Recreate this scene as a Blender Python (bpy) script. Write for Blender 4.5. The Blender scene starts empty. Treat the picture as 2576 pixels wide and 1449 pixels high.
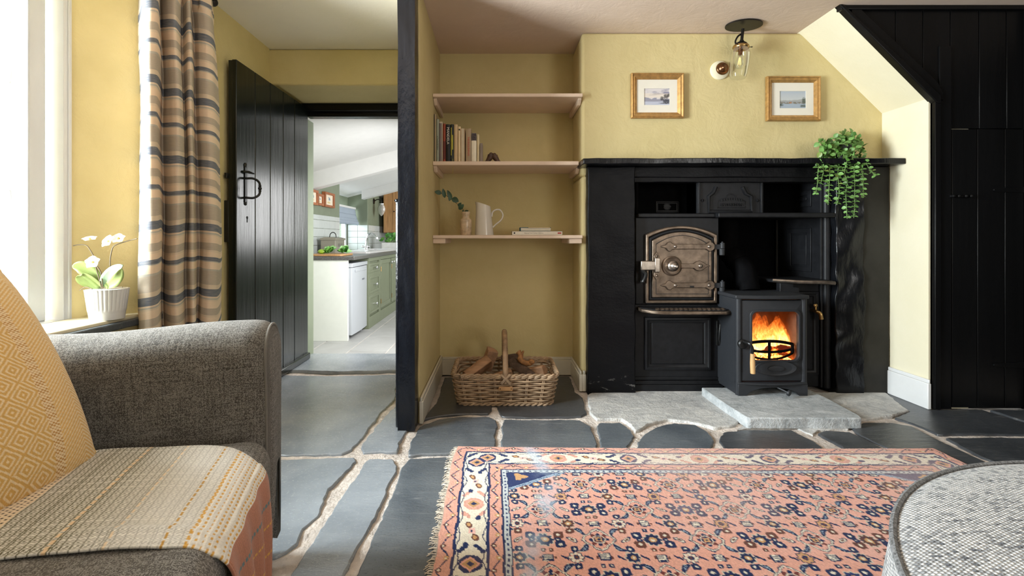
import bpy, bmesh, math, random
import numpy as np
from mathutils import Vector, Matrix, Euler
from mathutils import noise as mnoise

# ---------------------------------------------------------------- camera, sky, lights, exposure
SC = bpy.context.scene
COL = SC.collection
F, CX, CY, H = 1145.0, 1250.0, 600.0, 0.92      # focal length in px, horizon crossing, eye height
cam = bpy.data.cameras.new('camera'); camo = bpy.data.objects.new('camera', cam); COL.objects.link(camo)
cam.sensor_width = 36; cam.lens = F * 36 / 2576
cam.shift_x = (1288 - CX) / 2576; cam.shift_y = -(724.5 - CY) / 2576
cam.clip_start = 0.02
camo.location = (0, 0, H); camo.rotation_euler = (math.pi / 2, 0, 0)
SC.camera = camo
SC.view_settings.view_transform = 'Standard'; SC.view_settings.look = 'None'
SC.view_settings.gamma = 1; SC.view_settings.use_curve_mapping = False
SC.view_settings.exposure = 0.0
SC.cycles.use_denoising = True; SC.cycles.adaptive_threshold = 0.015
SC.cycles.max_bounces = 8; SC.cycles.diffuse_bounces = 4; SC.cycles.glossy_bounces = 4
SC.cycles.transmission_bounces = 6; SC.cycles.transparent_max_bounces = 12
SC.cycles.caustics_reflective = False; SC.cycles.caustics_refractive = False

W = bpy.data.worlds.new('sky'); SC.world = W; W.use_nodes = True
W.node_tree.nodes['Background'].inputs[0].default_value = (0.80, 0.90, 1.0, 1)
W.node_tree.nodes['Background'].inputs[1].default_value = 0.8

def area(name, loc, to, sx, sy, watts, col=(1, 1, 1)):
    l = bpy.data.lights.new(name, 'AREA'); l.shape = 'RECTANGLE'; l.size = sx; l.size_y = sy
    l.energy = watts; l.color = col
    o = bpy.data.objects.new(name, l); COL.objects.link(o)
    o.location = loc
    o.rotation_euler = (Vector(to) - Vector(loc)).to_track_quat('-Z', 'Y').to_euler()
    return o
area('daylight_sky_left', (-2.72, 1.06, 1.62), (0.9, 2.3, 0.35), 1.05, 1.20, 372, (0.93, 0.97, 1.0))
area('daylight_ground_left', (-2.62, 1.06, 0.78), (0.4, 2.4, 2.15), 1.05, 0.9, 230, (1.0, 1.0, 0.98))
area('assumed_rear_daylight', (2.55, -1.75, 1.35), (0.2, 2.0, 0.9), 1.2, 1.2, 40, (1.0, 0.97, 0.92))  # added lamp for an assumed rear window, inferred from the alcove's shading
area('kitchen_fill_light', (-0.42, 3.80, 1.05), (-1.75, 5.0, 0.1), 0.6, 1.0, 48, (1.0, 1.0, 1.0))  # added lamp hidden behind the partition, brightens the end panel and threshold
area('assumed_kitchen_far_light', (0.94, 7.3, 1.35), (-2.0, 7.3, 1.1), 1.9, 1.1, 60, (1.0, 1.0, 1.0))  # assumed light read from the door's sheen: bare added lamp, no window built
area('daylight_kitchen_window', (-2.75, 6.75, 1.05), (-1.0, 6.6, 0.7), 1.0, 0.7, 30, (0.95, 0.98, 1.0))

def at(px, py, d): return Vector(((px - CX) * d / F, d, H - (py - CY) * d / F))
def fl(px, py, z=0.0):
    d = (H - z) * F / (py - CY); return Vector(((px - CX) * d / F, d, z))
def lerp(a, b, t): return a + (b - a) * t
def srgb(r, g, b):
    f = lambda c: (c / 255 / 12.92) if c / 255 <= 0.04045 else ((c / 255 + 0.055) / 1.055) ** 2.4
    return (f(r), f(g), f(b))

# ---------------------------------------------------------------- materials
class NT:
    def __init__(s, name):
        s.m = bpy.data.materials.new(name); s.m.use_nodes = True
        s.t = s.m.node_tree; s.b = s.t.nodes['Principled BSDF']; s.out = s.t.nodes['Material Output']
    def n(s, typ, ins=None, **props):
        nd = s.t.nodes.new(typ)
        for k, v in props.items(): setattr(nd, k, v)
        for k, v in (ins or {}).items():
            if isinstance(v, bpy.types.NodeSocket): s.t.links.new(v, nd.inputs[k])
            else: nd.inputs[k].default_value = v
        return nd
    def link(s, a, b): s.t.links.new(a, b)
    def math(s, op, a, b=0.0, c=None):
        ins = {0: a, 1: b}
        if c is not None: ins[2] = c
        return s.n('ShaderNodeMath', ins, operation=op).outputs[0]
    def vmul(s, v, xyz): return s.n('ShaderNodeVectorMath', {0: v, 1: xyz}, operation='MULTIPLY').outputs[0]
    def mix(s, f, a, b):
        nd = s.n('ShaderNodeMix', data_type='RGBA')
        for i, v in ((0, f), (6, a), (7, b)):
            if isinstance(v, bpy.types.NodeSocket): s.t.links.new(v, nd.inputs[i])
            else:
                nd.inputs[i].default_value = v if i == 0 else (tuple(v) + (1,))[:4]
        return nd.outputs[2]
    def ramp(s, f, stops, interp='LINEAR'):
        r = s.n('ShaderNodeValToRGB'); s.t.links.new(f, r.inputs[0])
        cr = r.color_ramp; cr.interpolation = interp
        while len(cr.elements) < len(stops): cr.elements.new(0.5)
        for e, (p, c) in zip(cr.elements, stops):
            e.position = p; e.color = tuple(c) + (1,) if len(c) == 3 else c
        return r.outputs[0]
    def noise(s, vec, scale, detail=3, rough=0.55, dist=0.0):
        return s.n('ShaderNodeTexNoise', {'Vector': vec, 'Scale': scale, 'Detail': detail, 'Roughness': rough, 'Distortion': dist}).outputs[0]
    def obj(s): return s.n('ShaderNodeTexCoord').outputs['Object']
    def uv(s): return s.n('ShaderNodeTexCoord').outputs['UV']
    def bump(s, h, strength, dist=0.01, normal=None):
        ins = {'Height': h, 'Strength': strength, 'Distance': dist}
        if normal is not None: ins['Normal'] = normal
        return s.n('ShaderNodeBump', ins).outputs[0]
    def set(s, **kw):
        for k, v in kw.items():
            k = {'col': 'Base Color', 'rough': 'Roughness', 'metal': 'Metallic', 'nrm': 'Normal', 'coat': 'Coat Weight', 'coatr': 'Coat Roughness',
                 'spec': 'Specular IOR Level', 'sheen': 'Sheen Weight', 'em': 'Emission Color', 'ems': 'Emission Strength', 'trans': 'Transmission Weight', 'sss': 'Subsurface Weight', 'alpha': 'Alpha'}[k]
            if isinstance(v, bpy.types.NodeSocket): s.t.links.new(v, s.b.inputs[k])
            elif isinstance(v, tuple): s.b.inputs[k].default_value = (v + (1,))[:4]
            else: s.b.inputs[k].default_value = v
        return s.m

def simple(name, col, rough=0.5, metal=0.0, var=0.12, vs=12.0, bump=0.0, bs=60.0, bd=0.004, stretch=(1, 1, 1), coat=0.0, spec=0.5, rvar=0.0):
    k = NT(name); o = k.vmul(k.obj(), stretch)
    n1 = k.noise(o, vs, 4)
    c1 = tuple(max(0, x * (1 - var)) for x in col); c2 = tuple(min(1, x * (1 + var)) for x in col)
    f = k.ramp(n1, [(0.3, (0, 0, 0)), (0.7, (1, 1, 1))])
    kw = dict(col=k.mix(f, c1, c2), metal=metal, coat=coat, spec=spec)
    kw['rough'] = k.math('MULTIPLY_ADD', k.noise(o, vs * 2.3, 3), rvar * 2, rough - rvar) if rvar else rough
    if bump: kw['nrm'] = k.bump(k.noise(o, bs, 4), bump, bd)
    return k.set(**kw)

def plaster(name, c1, c2, bump=0.25):
    k = NT(name); o = k.obj()
    big = k.noise(o, 3.0, 5, 0.6); mid = k.noise(o, 9.0, 5, 0.65, 0.6); fine = k.noise(k.vmul(o, (1, 1, 0.7)), 55.0, 3)
    crease = k.n('ShaderNodeTexVoronoi', {'Vector': k.n('ShaderNodeVectorMath', {0: o, 1: k.n('ShaderNodeTexNoise', {'Vector': o, 'Scale': 4.0, 'Detail': 3}).outputs['Color']}, operation='ADD').outputs[0], 'Scale': 5.0}, feature='DISTANCE_TO_EDGE').outputs[0]
    cre = k.ramp(crease, [(0.0, (0, 0, 0)), (0.06, (1, 1, 1))])
    hsum = k.math('ADD', k.math('MULTIPLY', mid, 1.0), k.math('ADD', k.math('MULTIPLY', fine, 0.12), k.math('MULTIPLY', cre, 0.018)))
    f = k.ramp(big, [(0.35, (0, 0, 0)), (0.68, (1, 1, 1))])
    return k.set(col=k.mix(f, c1, c2), rough=0.72, nrm=k.bump(hsum, bump, 0.02), spec=0.3)

def weave(name, dark, mid, light, ku, kv, bump=0.6, seed=0.0, coarse=0.35):
    """cloth of single threads: ku threads per metre across u, kv across v (UV in metres)"""
    k = NT(name); uv = k.uv()
    wob = k.n('ShaderNodeTexNoise', {'Vector': uv, 'Scale': 30.0, 'Detail': 2}).outputs['Color']
    uv = k.n('ShaderNodeVectorMath', {0: uv, 1: k.vmul(wob, (0.004, 0.004, 0)) }, operation='ADD').outputs[0]
    sep = k.n('ShaderNodeSeparateXYZ', {0: uv}); u, v = sep.outputs[0], sep.outputs[1]
    us, vs = k.math('MULTIPLY', u, ku), k.math('MULTIPLY', v, kv)
    fu = k.math('FLOOR', us)
    fv = k.math('FLOOR', k.math('ADD', vs, k.math('MULTIPLY', k.math('MODULO', fu, 2.0), 0.5)))
    cell = k.n('ShaderNodeCombineXYZ', {0: fu, 1: fv, 2: seed})
    rnd = k.n('ShaderNodeTexWhiteNoise', {'Vector': cell.outputs[0]}, noise_dimensions='3D').outputs[0]
    thr_u = k.noise(k.vmul(uv, (ku * 0.6, 7.0, 1)), 1.0, 2)
    thr_v = k.noise(k.vmul(uv, (7.0, kv * 0.6, 1)), 1.0, 2)
    blot = k.noise(uv, 16.0, 3)
    val = k.math('ADD', k.math('MULTIPLY', rnd, 0.5), k.math('ADD', k.math('MULTIPLY', thr_u, 0.55), k.math('MULTIPLY', thr_v, 0.55)))
    val = k.math('ADD', val, k.math('MULTIPLY', k.math('SUBTRACT', blot, 0.5), coarse))
    hu = k.math('ABSOLUTE', k.math('SINE', k.math('MULTIPLY', us, math.pi)))
    hv = k.math('ABSOLUTE', k.math('SINE', k.math('MULTIPLY', k.math('ADD', vs, k.math('MULTIPLY', k.math('MODULO', fu, 2.0), 0.5)), math.pi)))
    hgt = k.math('MULTIPLY', hu, hv)
    c = k.ramp(val, [(0.45, dark), (0.72, mid), (1.0, light)])
    c = k.mix(k.math('MULTIPLY', k.math('SUBTRACT', 1.0, hgt), 0.75), c, dark)
    return k.set(col=c, rough=0.9, nrm=k.bump(hgt, bump, 0.002), sheen=0.15, spec=0.2)

def vcol(name, rough=0.85, bump=0.0, bs=400.0, spec=0.25, sheen=0.0, stretch=(1, 1, 1), trans=0.0):
    k = NT(name); a = k.n('ShaderNodeAttribute', attribute_name='Col')
    kw = dict(col=a.outputs['Color'], rough=rough, spec=spec, sheen=sheen)
    if bump: kw['nrm'] = k.bump(k.noise(k.vmul(k.obj(), stretch), bs, 3), bump, 0.003)
    return k.set(**kw)

def slate(name, c1, c2, c3, rough=0.42, bump=0.35, fleck=0.5, spec=0.5):
    k = NT(name); o = k.obj()
    rnd = k.n('ShaderNodeObjectInfo').outputs['Random']
    o = k.n('ShaderNodeVectorMath', {0: o, 1: k.n('ShaderNodeCombineXYZ', {0: k.math('MULTIPLY', rnd, 37.0), 1: k.math('MULTIPLY', rnd, 11.0)}).outputs[0]}, operation='ADD').outputs[0]
    big = k.noise(o, 3.5, 5, 0.6, 0.4); fine = k.noise(k.vmul(o, (1, 2.2, 1)), 70.0, 4, 0.65)
    streak = k.noise(k.vmul(o, (2.0, 9.0, 2.0)), 4.0, 5, 0.7, 0.8)
    c = k.mix(k.ramp(big, [(0.32, (0, 0, 0)), (0.7, (1, 1, 1))]), c1, c2)
    sc = k.ramp(k.noise(o, 190.0, 2), [(0.68, (0, 0, 0)), (0.74, (1, 1, 1))])
    c = k.mix(k.math('MULTIPLY', sc, fleck * 0.5), c, c3)
    c = k.mix(k.math('MULTIPLY', k.ramp(streak, [(0.58, (0, 0, 0)), (0.75, (1, 1, 1))]), fleck * 0.5), c, c3)
    hh = k.math('ADD', k.math('MULTIPLY', streak, 0.9), k.math('MULTIPLY', fine, 0.35))
    return k.set(col=c, rough=k.math('MULTIPLY_ADD', fine, 0.25, rough - 0.12), nrm=k.bump(hh, bump, 0.006), spec=spec)

def glassy(name, tint=(1, 1, 1), rough=0.02, refl=1.0):
    k = NT(name)
    tr = k.n('ShaderNodeBsdfTransparent', {0: tint + (1,)}); gl = k.n('ShaderNodeBsdfGlossy', {'Roughness': rough})
    fr = k.n('ShaderNodeFresnel', {'IOR': 1.5})
    mx = k.n('ShaderNodeMixShader', {0: k.math('MULTIPLY', fr.outputs[0], refl), 1: tr.outputs[0], 2: gl.outputs[0]})
    k.link(mx.outputs[0], k.out.inputs[0]); return k.m

def palestone(name, cs, bump):
    k = NT(name); o = k.obj()
    a = k.noise(k.vmul(o, (1, 1.6, 1)), 6.0, 6, 0.7, 0.8); b = k.noise(o, 26.0, 5, 0.7, 0.5); c_ = k.noise(k.vmul(o, (1, 2.5, 1)), 110.0, 3, 0.7)
    f = k.math('ADD', k.math('MULTIPLY', a, 0.55), k.math('ADD', k.math('MULTIPLY', b, 0.3), k.math('MULTIPLY', c_, 0.25)))
    col = k.ramp(f, [(0.36, cs[0]), (0.50, cs[1]), (0.60, cs[2]), (0.72, cs[3])])
    h = k.math('ADD', k.math('MULTIPLY', a, 0.8), k.math('ADD', k.math('MULTIPLY', b, 0.5), k.math('MULTIPLY', c_, 0.3)))
    return k.set(col=col, rough=0.75, nrm=k.bump(h, bump, 0.02))
YEL1, YEL2 = (0.60, 0.495, 0.245), (0.665, 0.555, 0.29)
m_yellow = plaster('yellow_limewash_plaster', YEL1, YEL2)
m_cream = plaster('cream_plaster', (0.76, 0.70, 0.51), (0.80, 0.74, 0.56), 0.15)
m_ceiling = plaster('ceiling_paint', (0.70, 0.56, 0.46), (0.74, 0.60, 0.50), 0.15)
m_litceil = plaster('lit_ceiling_paint', (0.86, 0.82, 0.74), (0.89, 0.85, 0.77), 0.12)  # lighter copy of the ceiling paint, the passage's brightness put into its colour
m_kceil = simple('white_ceiling_paint', (0.74, 0.735, 0.72), 0.8, var=0.02, bump=0.1, bs=20)
m_white = simple('white_gloss_wood_paint', (0.80, 0.80, 0.79), 0.35, var=0.03, bump=0.08, bs=30, stretch=(1, 1, 0.2))
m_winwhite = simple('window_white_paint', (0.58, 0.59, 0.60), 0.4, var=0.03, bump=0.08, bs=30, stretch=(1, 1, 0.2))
m_shelf = simple('pink_cream_shelf_paint', (0.74, 0.58, 0.45), 0.45, var=0.04, bump=0.1, bs=30)
m_skirt = simple('cream_skirting_paint', (0.66, 0.62, 0.52), 0.4, var=0.04, bump=0.06, bs=25)
m_skirtw = simple('white_skirting_paint', (0.74, 0.74, 0.73), 0.4, var=0.03, bump=0.06, bs=25)
m_blackgloss = simple('black_gloss_paint', (0.005, 0.0055, 0.007), 0.24, spec=0.3, var=0.3, vs=7, bump=0.5, bs=26, bd=0.006, stretch=(1, 1, 0.35), rvar=0.06)
m_post = simple('black_rough_gloss_post', (0.006, 0.007, 0.010), 0.20, spec=0.35, var=0.3, vs=12, bump=0.6, bs=60, bd=0.005, stretch=(1, 1, 0.5))
m_door = simple('black_green_door_paint', (0.006, 0.009, 0.0075), 0.22, var=0.25, vs=5, bump=0.35, bs=40, bd=0.003, stretch=(1, 1, 0.08), rvar=0.05)
m_panel = simple('black_panelling_paint', (0.0035, 0.0036, 0.004), 0.34, var=0.3, vs=6, bump=0.3, bs=40, bd=0.003, stretch=(1, 1, 0.1), spec=0.22)
def jambmat():
    k = NT('black_painted_stone'); o = k.obj(); z = k.n('ShaderNodeSeparateXYZ', {0: o}).outputs[2]
    n1 = k.noise(k.vmul(o, (1, 1, 1.6)), 22, 5, .7); n2 = k.noise(k.vmul(o, (1, 1, 3)), 9, 4, .6, 1.0)
    low = k.ramp(z, [(0.02, (1, 1, 1)), (0.17, (0, 0, 0))])
    sc = k.math('MULTIPLY', k.ramp(k.math('ADD', k.math('MULTIPLY', n1, .5), k.math('MULTIPLY', n2, .5)), [(0.55, (0, 0, 0)), (0.63, (1, 1, 1))]), low)
    c = k.mix(n2, (.0035, .0035, .0045), (.0060, .0060, .0070)); c = k.mix(k.math('MULTIPLY', sc, .75), c, (.22, .21, .20))
    return k.set(col=c, rough=k.math('MULTIPLY_ADD', n1, .2, .3), spec=.14, nrm=k.bump(n1, .4, .006))
m_jamb = jambmat()
m_jambgrey = simple('charcoal_painted_board', (0.030, 0.029, 0.025), 0.55, var=0.2, vs=6, bump=0.3, bs=18, bd=0.006, spec=0.12)
m_iron = simple('blackleaded_cast_iron', (0.010, 0.0104, 0.0120), 0.44, var=0.25, vs=30, bump=0.15, bs=160, bd=0.002, spec=0.22)
m_soot = simple('sooty_iron', (0.0025, 0.0025, 0.003), 0.75, var=0.4, vs=20, bump=0.2, bs=60, spec=0.05)
m_stove = simple('charcoal_stove_paint', (0.024, 0.026, 0.030), 0.50, var=0.1, vs=60, bump=0.1, bs=400, bd=0.001, spec=0.3)
m_bronze = simple('worn_bronze_steel', (0.185, 0.140, 0.105), 0.42, 0.85, var=0.35, vs=22, bump=0.25, bs=140, bd=0.002, rvar=0.1)
m_steel = simple('polished_worn_steel', (0.33, 0.285, 0.245), 0.28, 0.95, var=0.25, vs=40, bump=0.1, bs=120, bd=0.001)
m_brass = simple('aged_brass', (0.45, 0.29, 0.12), 0.28, 1.0, var=0.2, vs=40)
m_copper = simple('brown_bronze', (0.20, 0.10, 0.05), 0.3, 1.0, var=0.3, vs=40)
m_chrome = simple('chrome', (0.75, 0.76, 0.78), 0.12, 1.0, var=0.02)
m_darkmetal = simple('dark_bronze_metal', (0.018, 0.016, 0.014), 0.35, 0.6, var=0.3, vs=30)
m_wire = simple('black_iron_fitting', (0.012, 0.012, 0.012), 0.35, 0.3, var=0.3, vs=50, bump=0.3, bs=120, bd=0.001)
m_slate = slate('blue_grey_slate', (0.075, 0.090, 0.106), (0.165, 0.184, 0.200), (0.38, 0.39, 0.39), 0.30, 0.4, 0.9, 1.0)
m_slatelit = slate('sheen_painted_slate', (0.20, 0.228, 0.258), (0.345, 0.378, 0.41), (0.46, 0.48, 0.49), 0.24, 0.25, 0.4, 1.0)  # same slate made paler, the kitchen's sheen painted into its colour
m_slated = slate('dark_slate', (0.030, 0.034, 0.039), (0.072, 0.078, 0.085), (0.25, 0.24, 0.23), 0.33, 0.4, 0.8, 0.8)
m_palest = palestone('pale_hearth_stone', ((0.27, 0.275, 0.275), (0.50, 0.50, 0.49), (0.67, 0.66, 0.63), (0.84, 0.81, 0.76)), 0.8)
m_hearth = palestone('grey_hearth_slab', ((0.20, 0.22, 0.235), (0.40, 0.425, 0.435), (0.55, 0.57, 0.575), (0.74, 0.75, 0.75)), 0.6)
m_mortar = simple('pale_lime_mortar', (0.60, 0.53, 0.47), 0.95, var=0.22, vs=20, bump=0.9, bs=60, bd=0.01)
m_armtweed = weave('brown_grey_tweed', (0.050, 0.045, 0.038), (0.185, 0.170, 0.148), (0.45, 0.43, 0.39), 560, 480, 0.5)
m_stooltweed = weave('pale_grey_tweed', (0.085, 0.092, 0.105), (0.66, 0.67, 0.67), (0.93, 0.93, 0.91), 155, 205, 0.9, 3.0)
m_wicker = simple('pale_wicker', (0.42, 0.29, 0.18), 0.6, var=0.35, vs=24, bump=0.3, bs=200, bd=0.001)
m_wickerd = simple('brown_cane', (0.20, 0.10, 0.05), 0.6, var=0.4, vs=30, bump=0.3, bs=200, bd=0.001)
m_leather = simple('tan_leather', (0.45, 0.24, 0.10), 0.5, var=0.1)
m_green1 = simple('kitchen_sage_paint', (0.205, 0.24, 0.165), 0.6, var=0.04)
m_green2 = simple('cabinet_sage_paint', (0.20, 0.225, 0.145), 0.45, var=0.04)
m_greenp = simple('pale_sage_panel_paint', (0.84, 0.86, 0.80), 0.45, var=0.02)
m_tile = simple('glazed_grey_white_tile', (0.60, 0.64, 0.63), 0.15, var=0.04, vs=4)
m_grout = simple('tile_grout', (0.72, 0.73, 0.72), 0.8, var=0.03)
m_pine = simple('pine', (0.50, 0.27, 0.11), 0.4, var=0.2, vs=10, stretch=(6, 6, 0.6))
m_frameoak = simple('orange_wood', (0.36, 0.12, 0.045), 0.4, var=0.25, vs=14, stretch=(4, 4, 1))
m_gilt = simple('gilt_wood', (0.50, 0.29, 0.10), 0.36, 0.55, var=0.25, vs=40, stretch=(1, 1, 1))
m_mount = simple('cream_card', (0.80, 0.76, 0.66), 0.85, var=0.02)
m_applwhite = simple('white_enamel', (0.50, 0.525, 0.56), 0.25, var=0.01)
m_ceramic = simple('cream_enamel', (0.66, 0.62, 0.55), 0.15, var=0.02)
m_potwhite = simple('white_glazed_pot', (0.66, 0.655, 0.645), 0.25, var=0.02)
m_counter = simple('speckled_grey_worktop', (0.11, 0.105, 0.10), 0.3, var=0.6, vs=160)
m_ktile = slate('kitchen_floor_slab', (0.36, 0.36, 0.35), (0.46, 0.46, 0.45), (0.6, 0.6, 0.6), 0.45, 0.2, 0.3)
m_glass = glassy('clear_glass', (0.97, 0.99, 0.98), refl=0.55)
m_pane = glassy('window_glass', (0.95, 0.98, 0.99), refl=0.35)
m_stem = simple('green_stem', (0.22, 0.36, 0.12), 0.5, var=0.15)
m_twig = simple('brown_twig', (0.12, 0.085, 0.04), 0.7, var=0.25)
m_black = simple('matt_black', (0.008, 0.008, 0.008), 0.6, var=0.2)

# ---------------------------------------------------------------- mesh building
class G:
    def __init__(s): s.v = []; s.f = []; s.uv = None; s.col = None
    def add(s, vs, fs, M=None):
        n = len(s.v); s.v += [tuple(M @ Vector(v)) if M is not None else tuple(v) for v in vs]
        s.f += [tuple(i + n for i in f) for f in fs]; return s
    def box(s, x0, x1, y0, y1, z0, z1, M=None):
        return s.add([(x0, y0, z0), (x1, y0, z0), (x1, y1, z0), (x0, y1, z0), (x0, y0, z1), (x1, y0, z1), (x1, y1, z1), (x0, y1, z1)],
                     [(0, 3, 2, 1), (4, 5, 6, 7), (0, 1, 5, 4), (1, 2, 6, 5), (2, 3, 7, 6), (3, 0, 4, 7)], M)
    def prism(s, poly, axis, a0, a1, M=None):
        n = len(poly)
        mk = {'y': lambda p, a: (p[0], a, p[1]), 'z': lambda p, a: (p[0], p[1], a), 'x': lambda p, a: (a, p[0], p[1])}[axis]
        vs = [mk(p, a0) for p in poly] + [mk(p, a1) for p in poly]
        ar = sum(poly[i][0] * poly[(i + 1) % n][1] - poly[(i + 1) % n][0] * poly[i][1] for i in range(n))
        fs = [tuple(range(n)), tuple(range(2 * n - 1, n - 1, -1))] + [(i + n, (i + 1) % n + n, (i + 1) % n, i) for i in range(n)]
        flip = (ar > 0) if axis in 'zx' else (ar < 0)
        if (a1 < a0): flip = not flip
        if flip: fs = [f[::-1] for f in fs]
        return s.add(vs, fs, M)
    def ring(s, outer, inner, axis, a0, a1, bow=None, M=None):
        """plate with a hole: outer/inner loops with the same number of points"""
        n = len(outer); bow = bow or (lambda p: 0.0)
        mk = {'y': lambda p, a: (p[0], a + bow(p), p[1]), 'z': lambda p, a: (p[0], p[1], a + bow(p)), 'x': lambda p, a: (a + bow(p), p[0], p[1])}[axis]
        vs = [mk(p, a0) for p in outer] + [mk(p, a0) for p in inner] + [mk(p, a1) for p in outer] + [mk(p, a1) for p in inner]
        fs = []
        for i in range(n):
            j = (i + 1) % n
            fs += [(i, j, n + j, n + i), (2 * n + i, 3 * n + i, 3 * n + j, 2 * n + j), (i, 2 * n + i, 2 * n + j, j), (n + i, n + j, 3 * n + j, 3 * n + i)]
        return s.add(vs, fs, M)
    def tube(s, pts, rad, n=8, closed=False, cap=True):
        pts = [Vector(p) for p in pts]; m = len(pts)
        if not hasattr(rad, '__len__'): rad = [rad] * m
        base = len(s.v); up = None
        for i, p in enumerate(pts):
            a = pts[i - 1] if (i > 0 or closed) else p
            b = pts[(i + 1) % m] if (i < m - 1 or closed) else p
            t = (b - a).normalized() if (b - a).length > 1e-9 else Vector((0, 0, 1))
            if up is None:
                up = Vector((0, 0, 1)) if abs(t.z) < 0.9 else Vector((1, 0, 0))
            up = (up - t * up.dot(t))
            up = up.normalized() if up.length > 1e-6 else t.orthogonal().normalized()
            sd = t.cross(up)
            for k in range(n):
                a_ = 2 * math.pi * k / n
                s.v.append(tuple(p + (up * math.cos(a_) + sd * math.sin(a_)) * rad[i]))
        for i in range(m if closed else m - 1):
            j = (i + 1) % m
            for k in range(n):
                l = (k + 1) % n
                s.f.append((base + i * n + k, base + i * n + l, base + j * n + l, base + j * n + k))
        if cap and not closed:
            s.f.append(tuple(base + k for k in range(n - 1, -1, -1)))
            s.f.append(tuple(base + (m - 1) * n + k for k in range(n)))
        return s
    def lathe(s, prof, loc=(0, 0, 0), n=24, M=None, sx=1.0, sy=1.0):
        M = M or Matrix.Identity(4); T = Matrix.Translation(loc) @ M; base = len(s.v)
        for r, z in prof:
            for k in range(n):
                a = 2 * math.pi * k / n
                s.v.append(tuple(T @ Vector((r * math.cos(a) * sx, r * math.sin(a) * sy, z))))
        for i in range(len(prof) - 1):
            for k in range(n):
                l = (k + 1) % n
                s.f.append((base + i * n + k, base + i * n + l, base + (i + 1) * n + l, base + (i + 1) * n + k))
        if prof[0][0] > 1e-6: s.f.append(tuple(base + k for k in range(n - 1, -1, -1)))
        if prof[-1][0] > 1e-6: s.f.append(tuple(base + (len(prof) - 1) * n + k for k in range(n)))
        return s
    def ball(s, c, r, n=12, sc=(1, 1, 1), M=None):
        m = max(4, n // 2)
        prof = [(r * math.sin(math.pi * i / m), -r * math.cos(math.pi * i / m)) for i in range(m + 1)]
        T = (M or Matrix.Identity(4)) @ Matrix.Diagonal((sc[0], sc[1], sc[2], 1))
        return s.lathe([(max(a, 1e-7), b) for a, b in prof], c, n, T)
    def grid(s, fn, nu, nv, closed_u=False, uvfn=None):
        base = len(s.v); s.uv = s.uv if s.uv is not None else []
        for j in range(nv + 1):
            for i in range(nu + (0 if closed_u else 1)):
                p = fn(i / nu, j / nv); s.v.append(tuple(p))
                s.uv.append(uvfn(i / nu, j / nv) if uvfn else (i / nu, j / nv))
        w = nu if closed_u else nu + 1
        for j in range(nv):
            for i in range(nu):
                k = (i + 1) % w if closed_u else i + 1
                s.f.append((base + j * w + i, base + j * w + k, base + (j + 1) * w + k, base + (j + 1) * w + i))
        return s
    def mesh(s, name, mat, smooth=40):
        me = bpy.data.meshes.new(name); me.from_pydata(s.v, [], s.f); me.materials.append(mat)
        if s.uv is not None and len(s.uv) == len(s.v):
            uvl = me.uv_layers.new(name='UVMap'); li = np.empty(len(me.loops), dtype=np.int32)
            me.loops.foreach_get('vertex_index', li)
            uvl.data.foreach_set('uv', np.asarray(s.uv, dtype=np.float32)[li].ravel())
        if s.col is not None:
            ca = me.color_attributes.new('Col', 'FLOAT_COLOR', 'POINT')
            c = np.ones((len(s.v), 4), dtype=np.float32); c[:, :3] = s.col; ca.data.foreach_set('color', c.ravel())
        me.update()
        if smooth: me.shade_smooth(); me.set_sharp_from_angle(angle=math.radians(smooth))
        return me
    def build(s, name, mat, parent=None, bevel=0.0, seg=2, smooth=40, sub=0, fix=False, label=None):
        me = s.mesh(name, mat, smooth)
        if fix:
            bm = bmesh.new(); bm.from_mesh(me); bmesh.ops.recalc_face_normals(bm, faces=bm.faces); bm.to_mesh(me); bm.free()
            if smooth: me.set_sharp_from_angle(angle=math.radians(smooth))
        o = bpy.data.objects.new(name, me); COL.objects.link(o)
        if bevel:
            b = o.modifiers.new('bevel', 'BEVEL'); b.width = bevel; b.segments = seg; b.limit_method = 'ANGLE'; b.angle_limit = math.radians(35)
        if sub:
            b = o.modifiers.new('sub', 'SUBSURF'); b.levels = sub; b.render_levels = sub
        if parent is not None: adopt(o, parent)
        if label: o['label'] = label
        return o

def adopt(o, parent):
    o.parent = parent
    M = Matrix.Identity(4); p = parent
    M = parent_world(parent)
    o.matrix_parent_inverse = M.inverted()
def parent_world(p):
    M = p.matrix_basis.copy()
    if p.parent is not None: M = parent_world(p.parent) @ p.matrix_parent_inverse @ M
    return M
def thing(name, label, cat, loc=(0, 0, 0), group=None):
    o = bpy.data.objects.new(name, None); COL.objects.link(o); o.empty_display_size = 0.05
    o.location = loc; o['label'] = label; o['category'] = cat
    if group: o['group'] = group
    return o
def tag(o, label, cat, group=None):
    o['label'] = label; o['category'] = cat
    if group: o['group'] = group
    return o
def struct(o, label=None, cat='room'):
    o['kind'] = 'structure'
    if label: o['label'] = label; o['category'] = cat
    return o
def rrect(x0, x1, z0, z1, r, n=5):
    pts = []
    for cx, cz, a0 in ((x1 - r, z1 - r, 0), (x0 + r, z1 - r, 90), (x0 + r, z0 + r, 180), (x1 - r, z0 + r, 270)):
        for i in range(n + 1):
            a = math.radians(a0 + 90 * i / n); pts.append((cx + r * math.cos(a), cz + r * math.sin(a)))
    return pts
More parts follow.
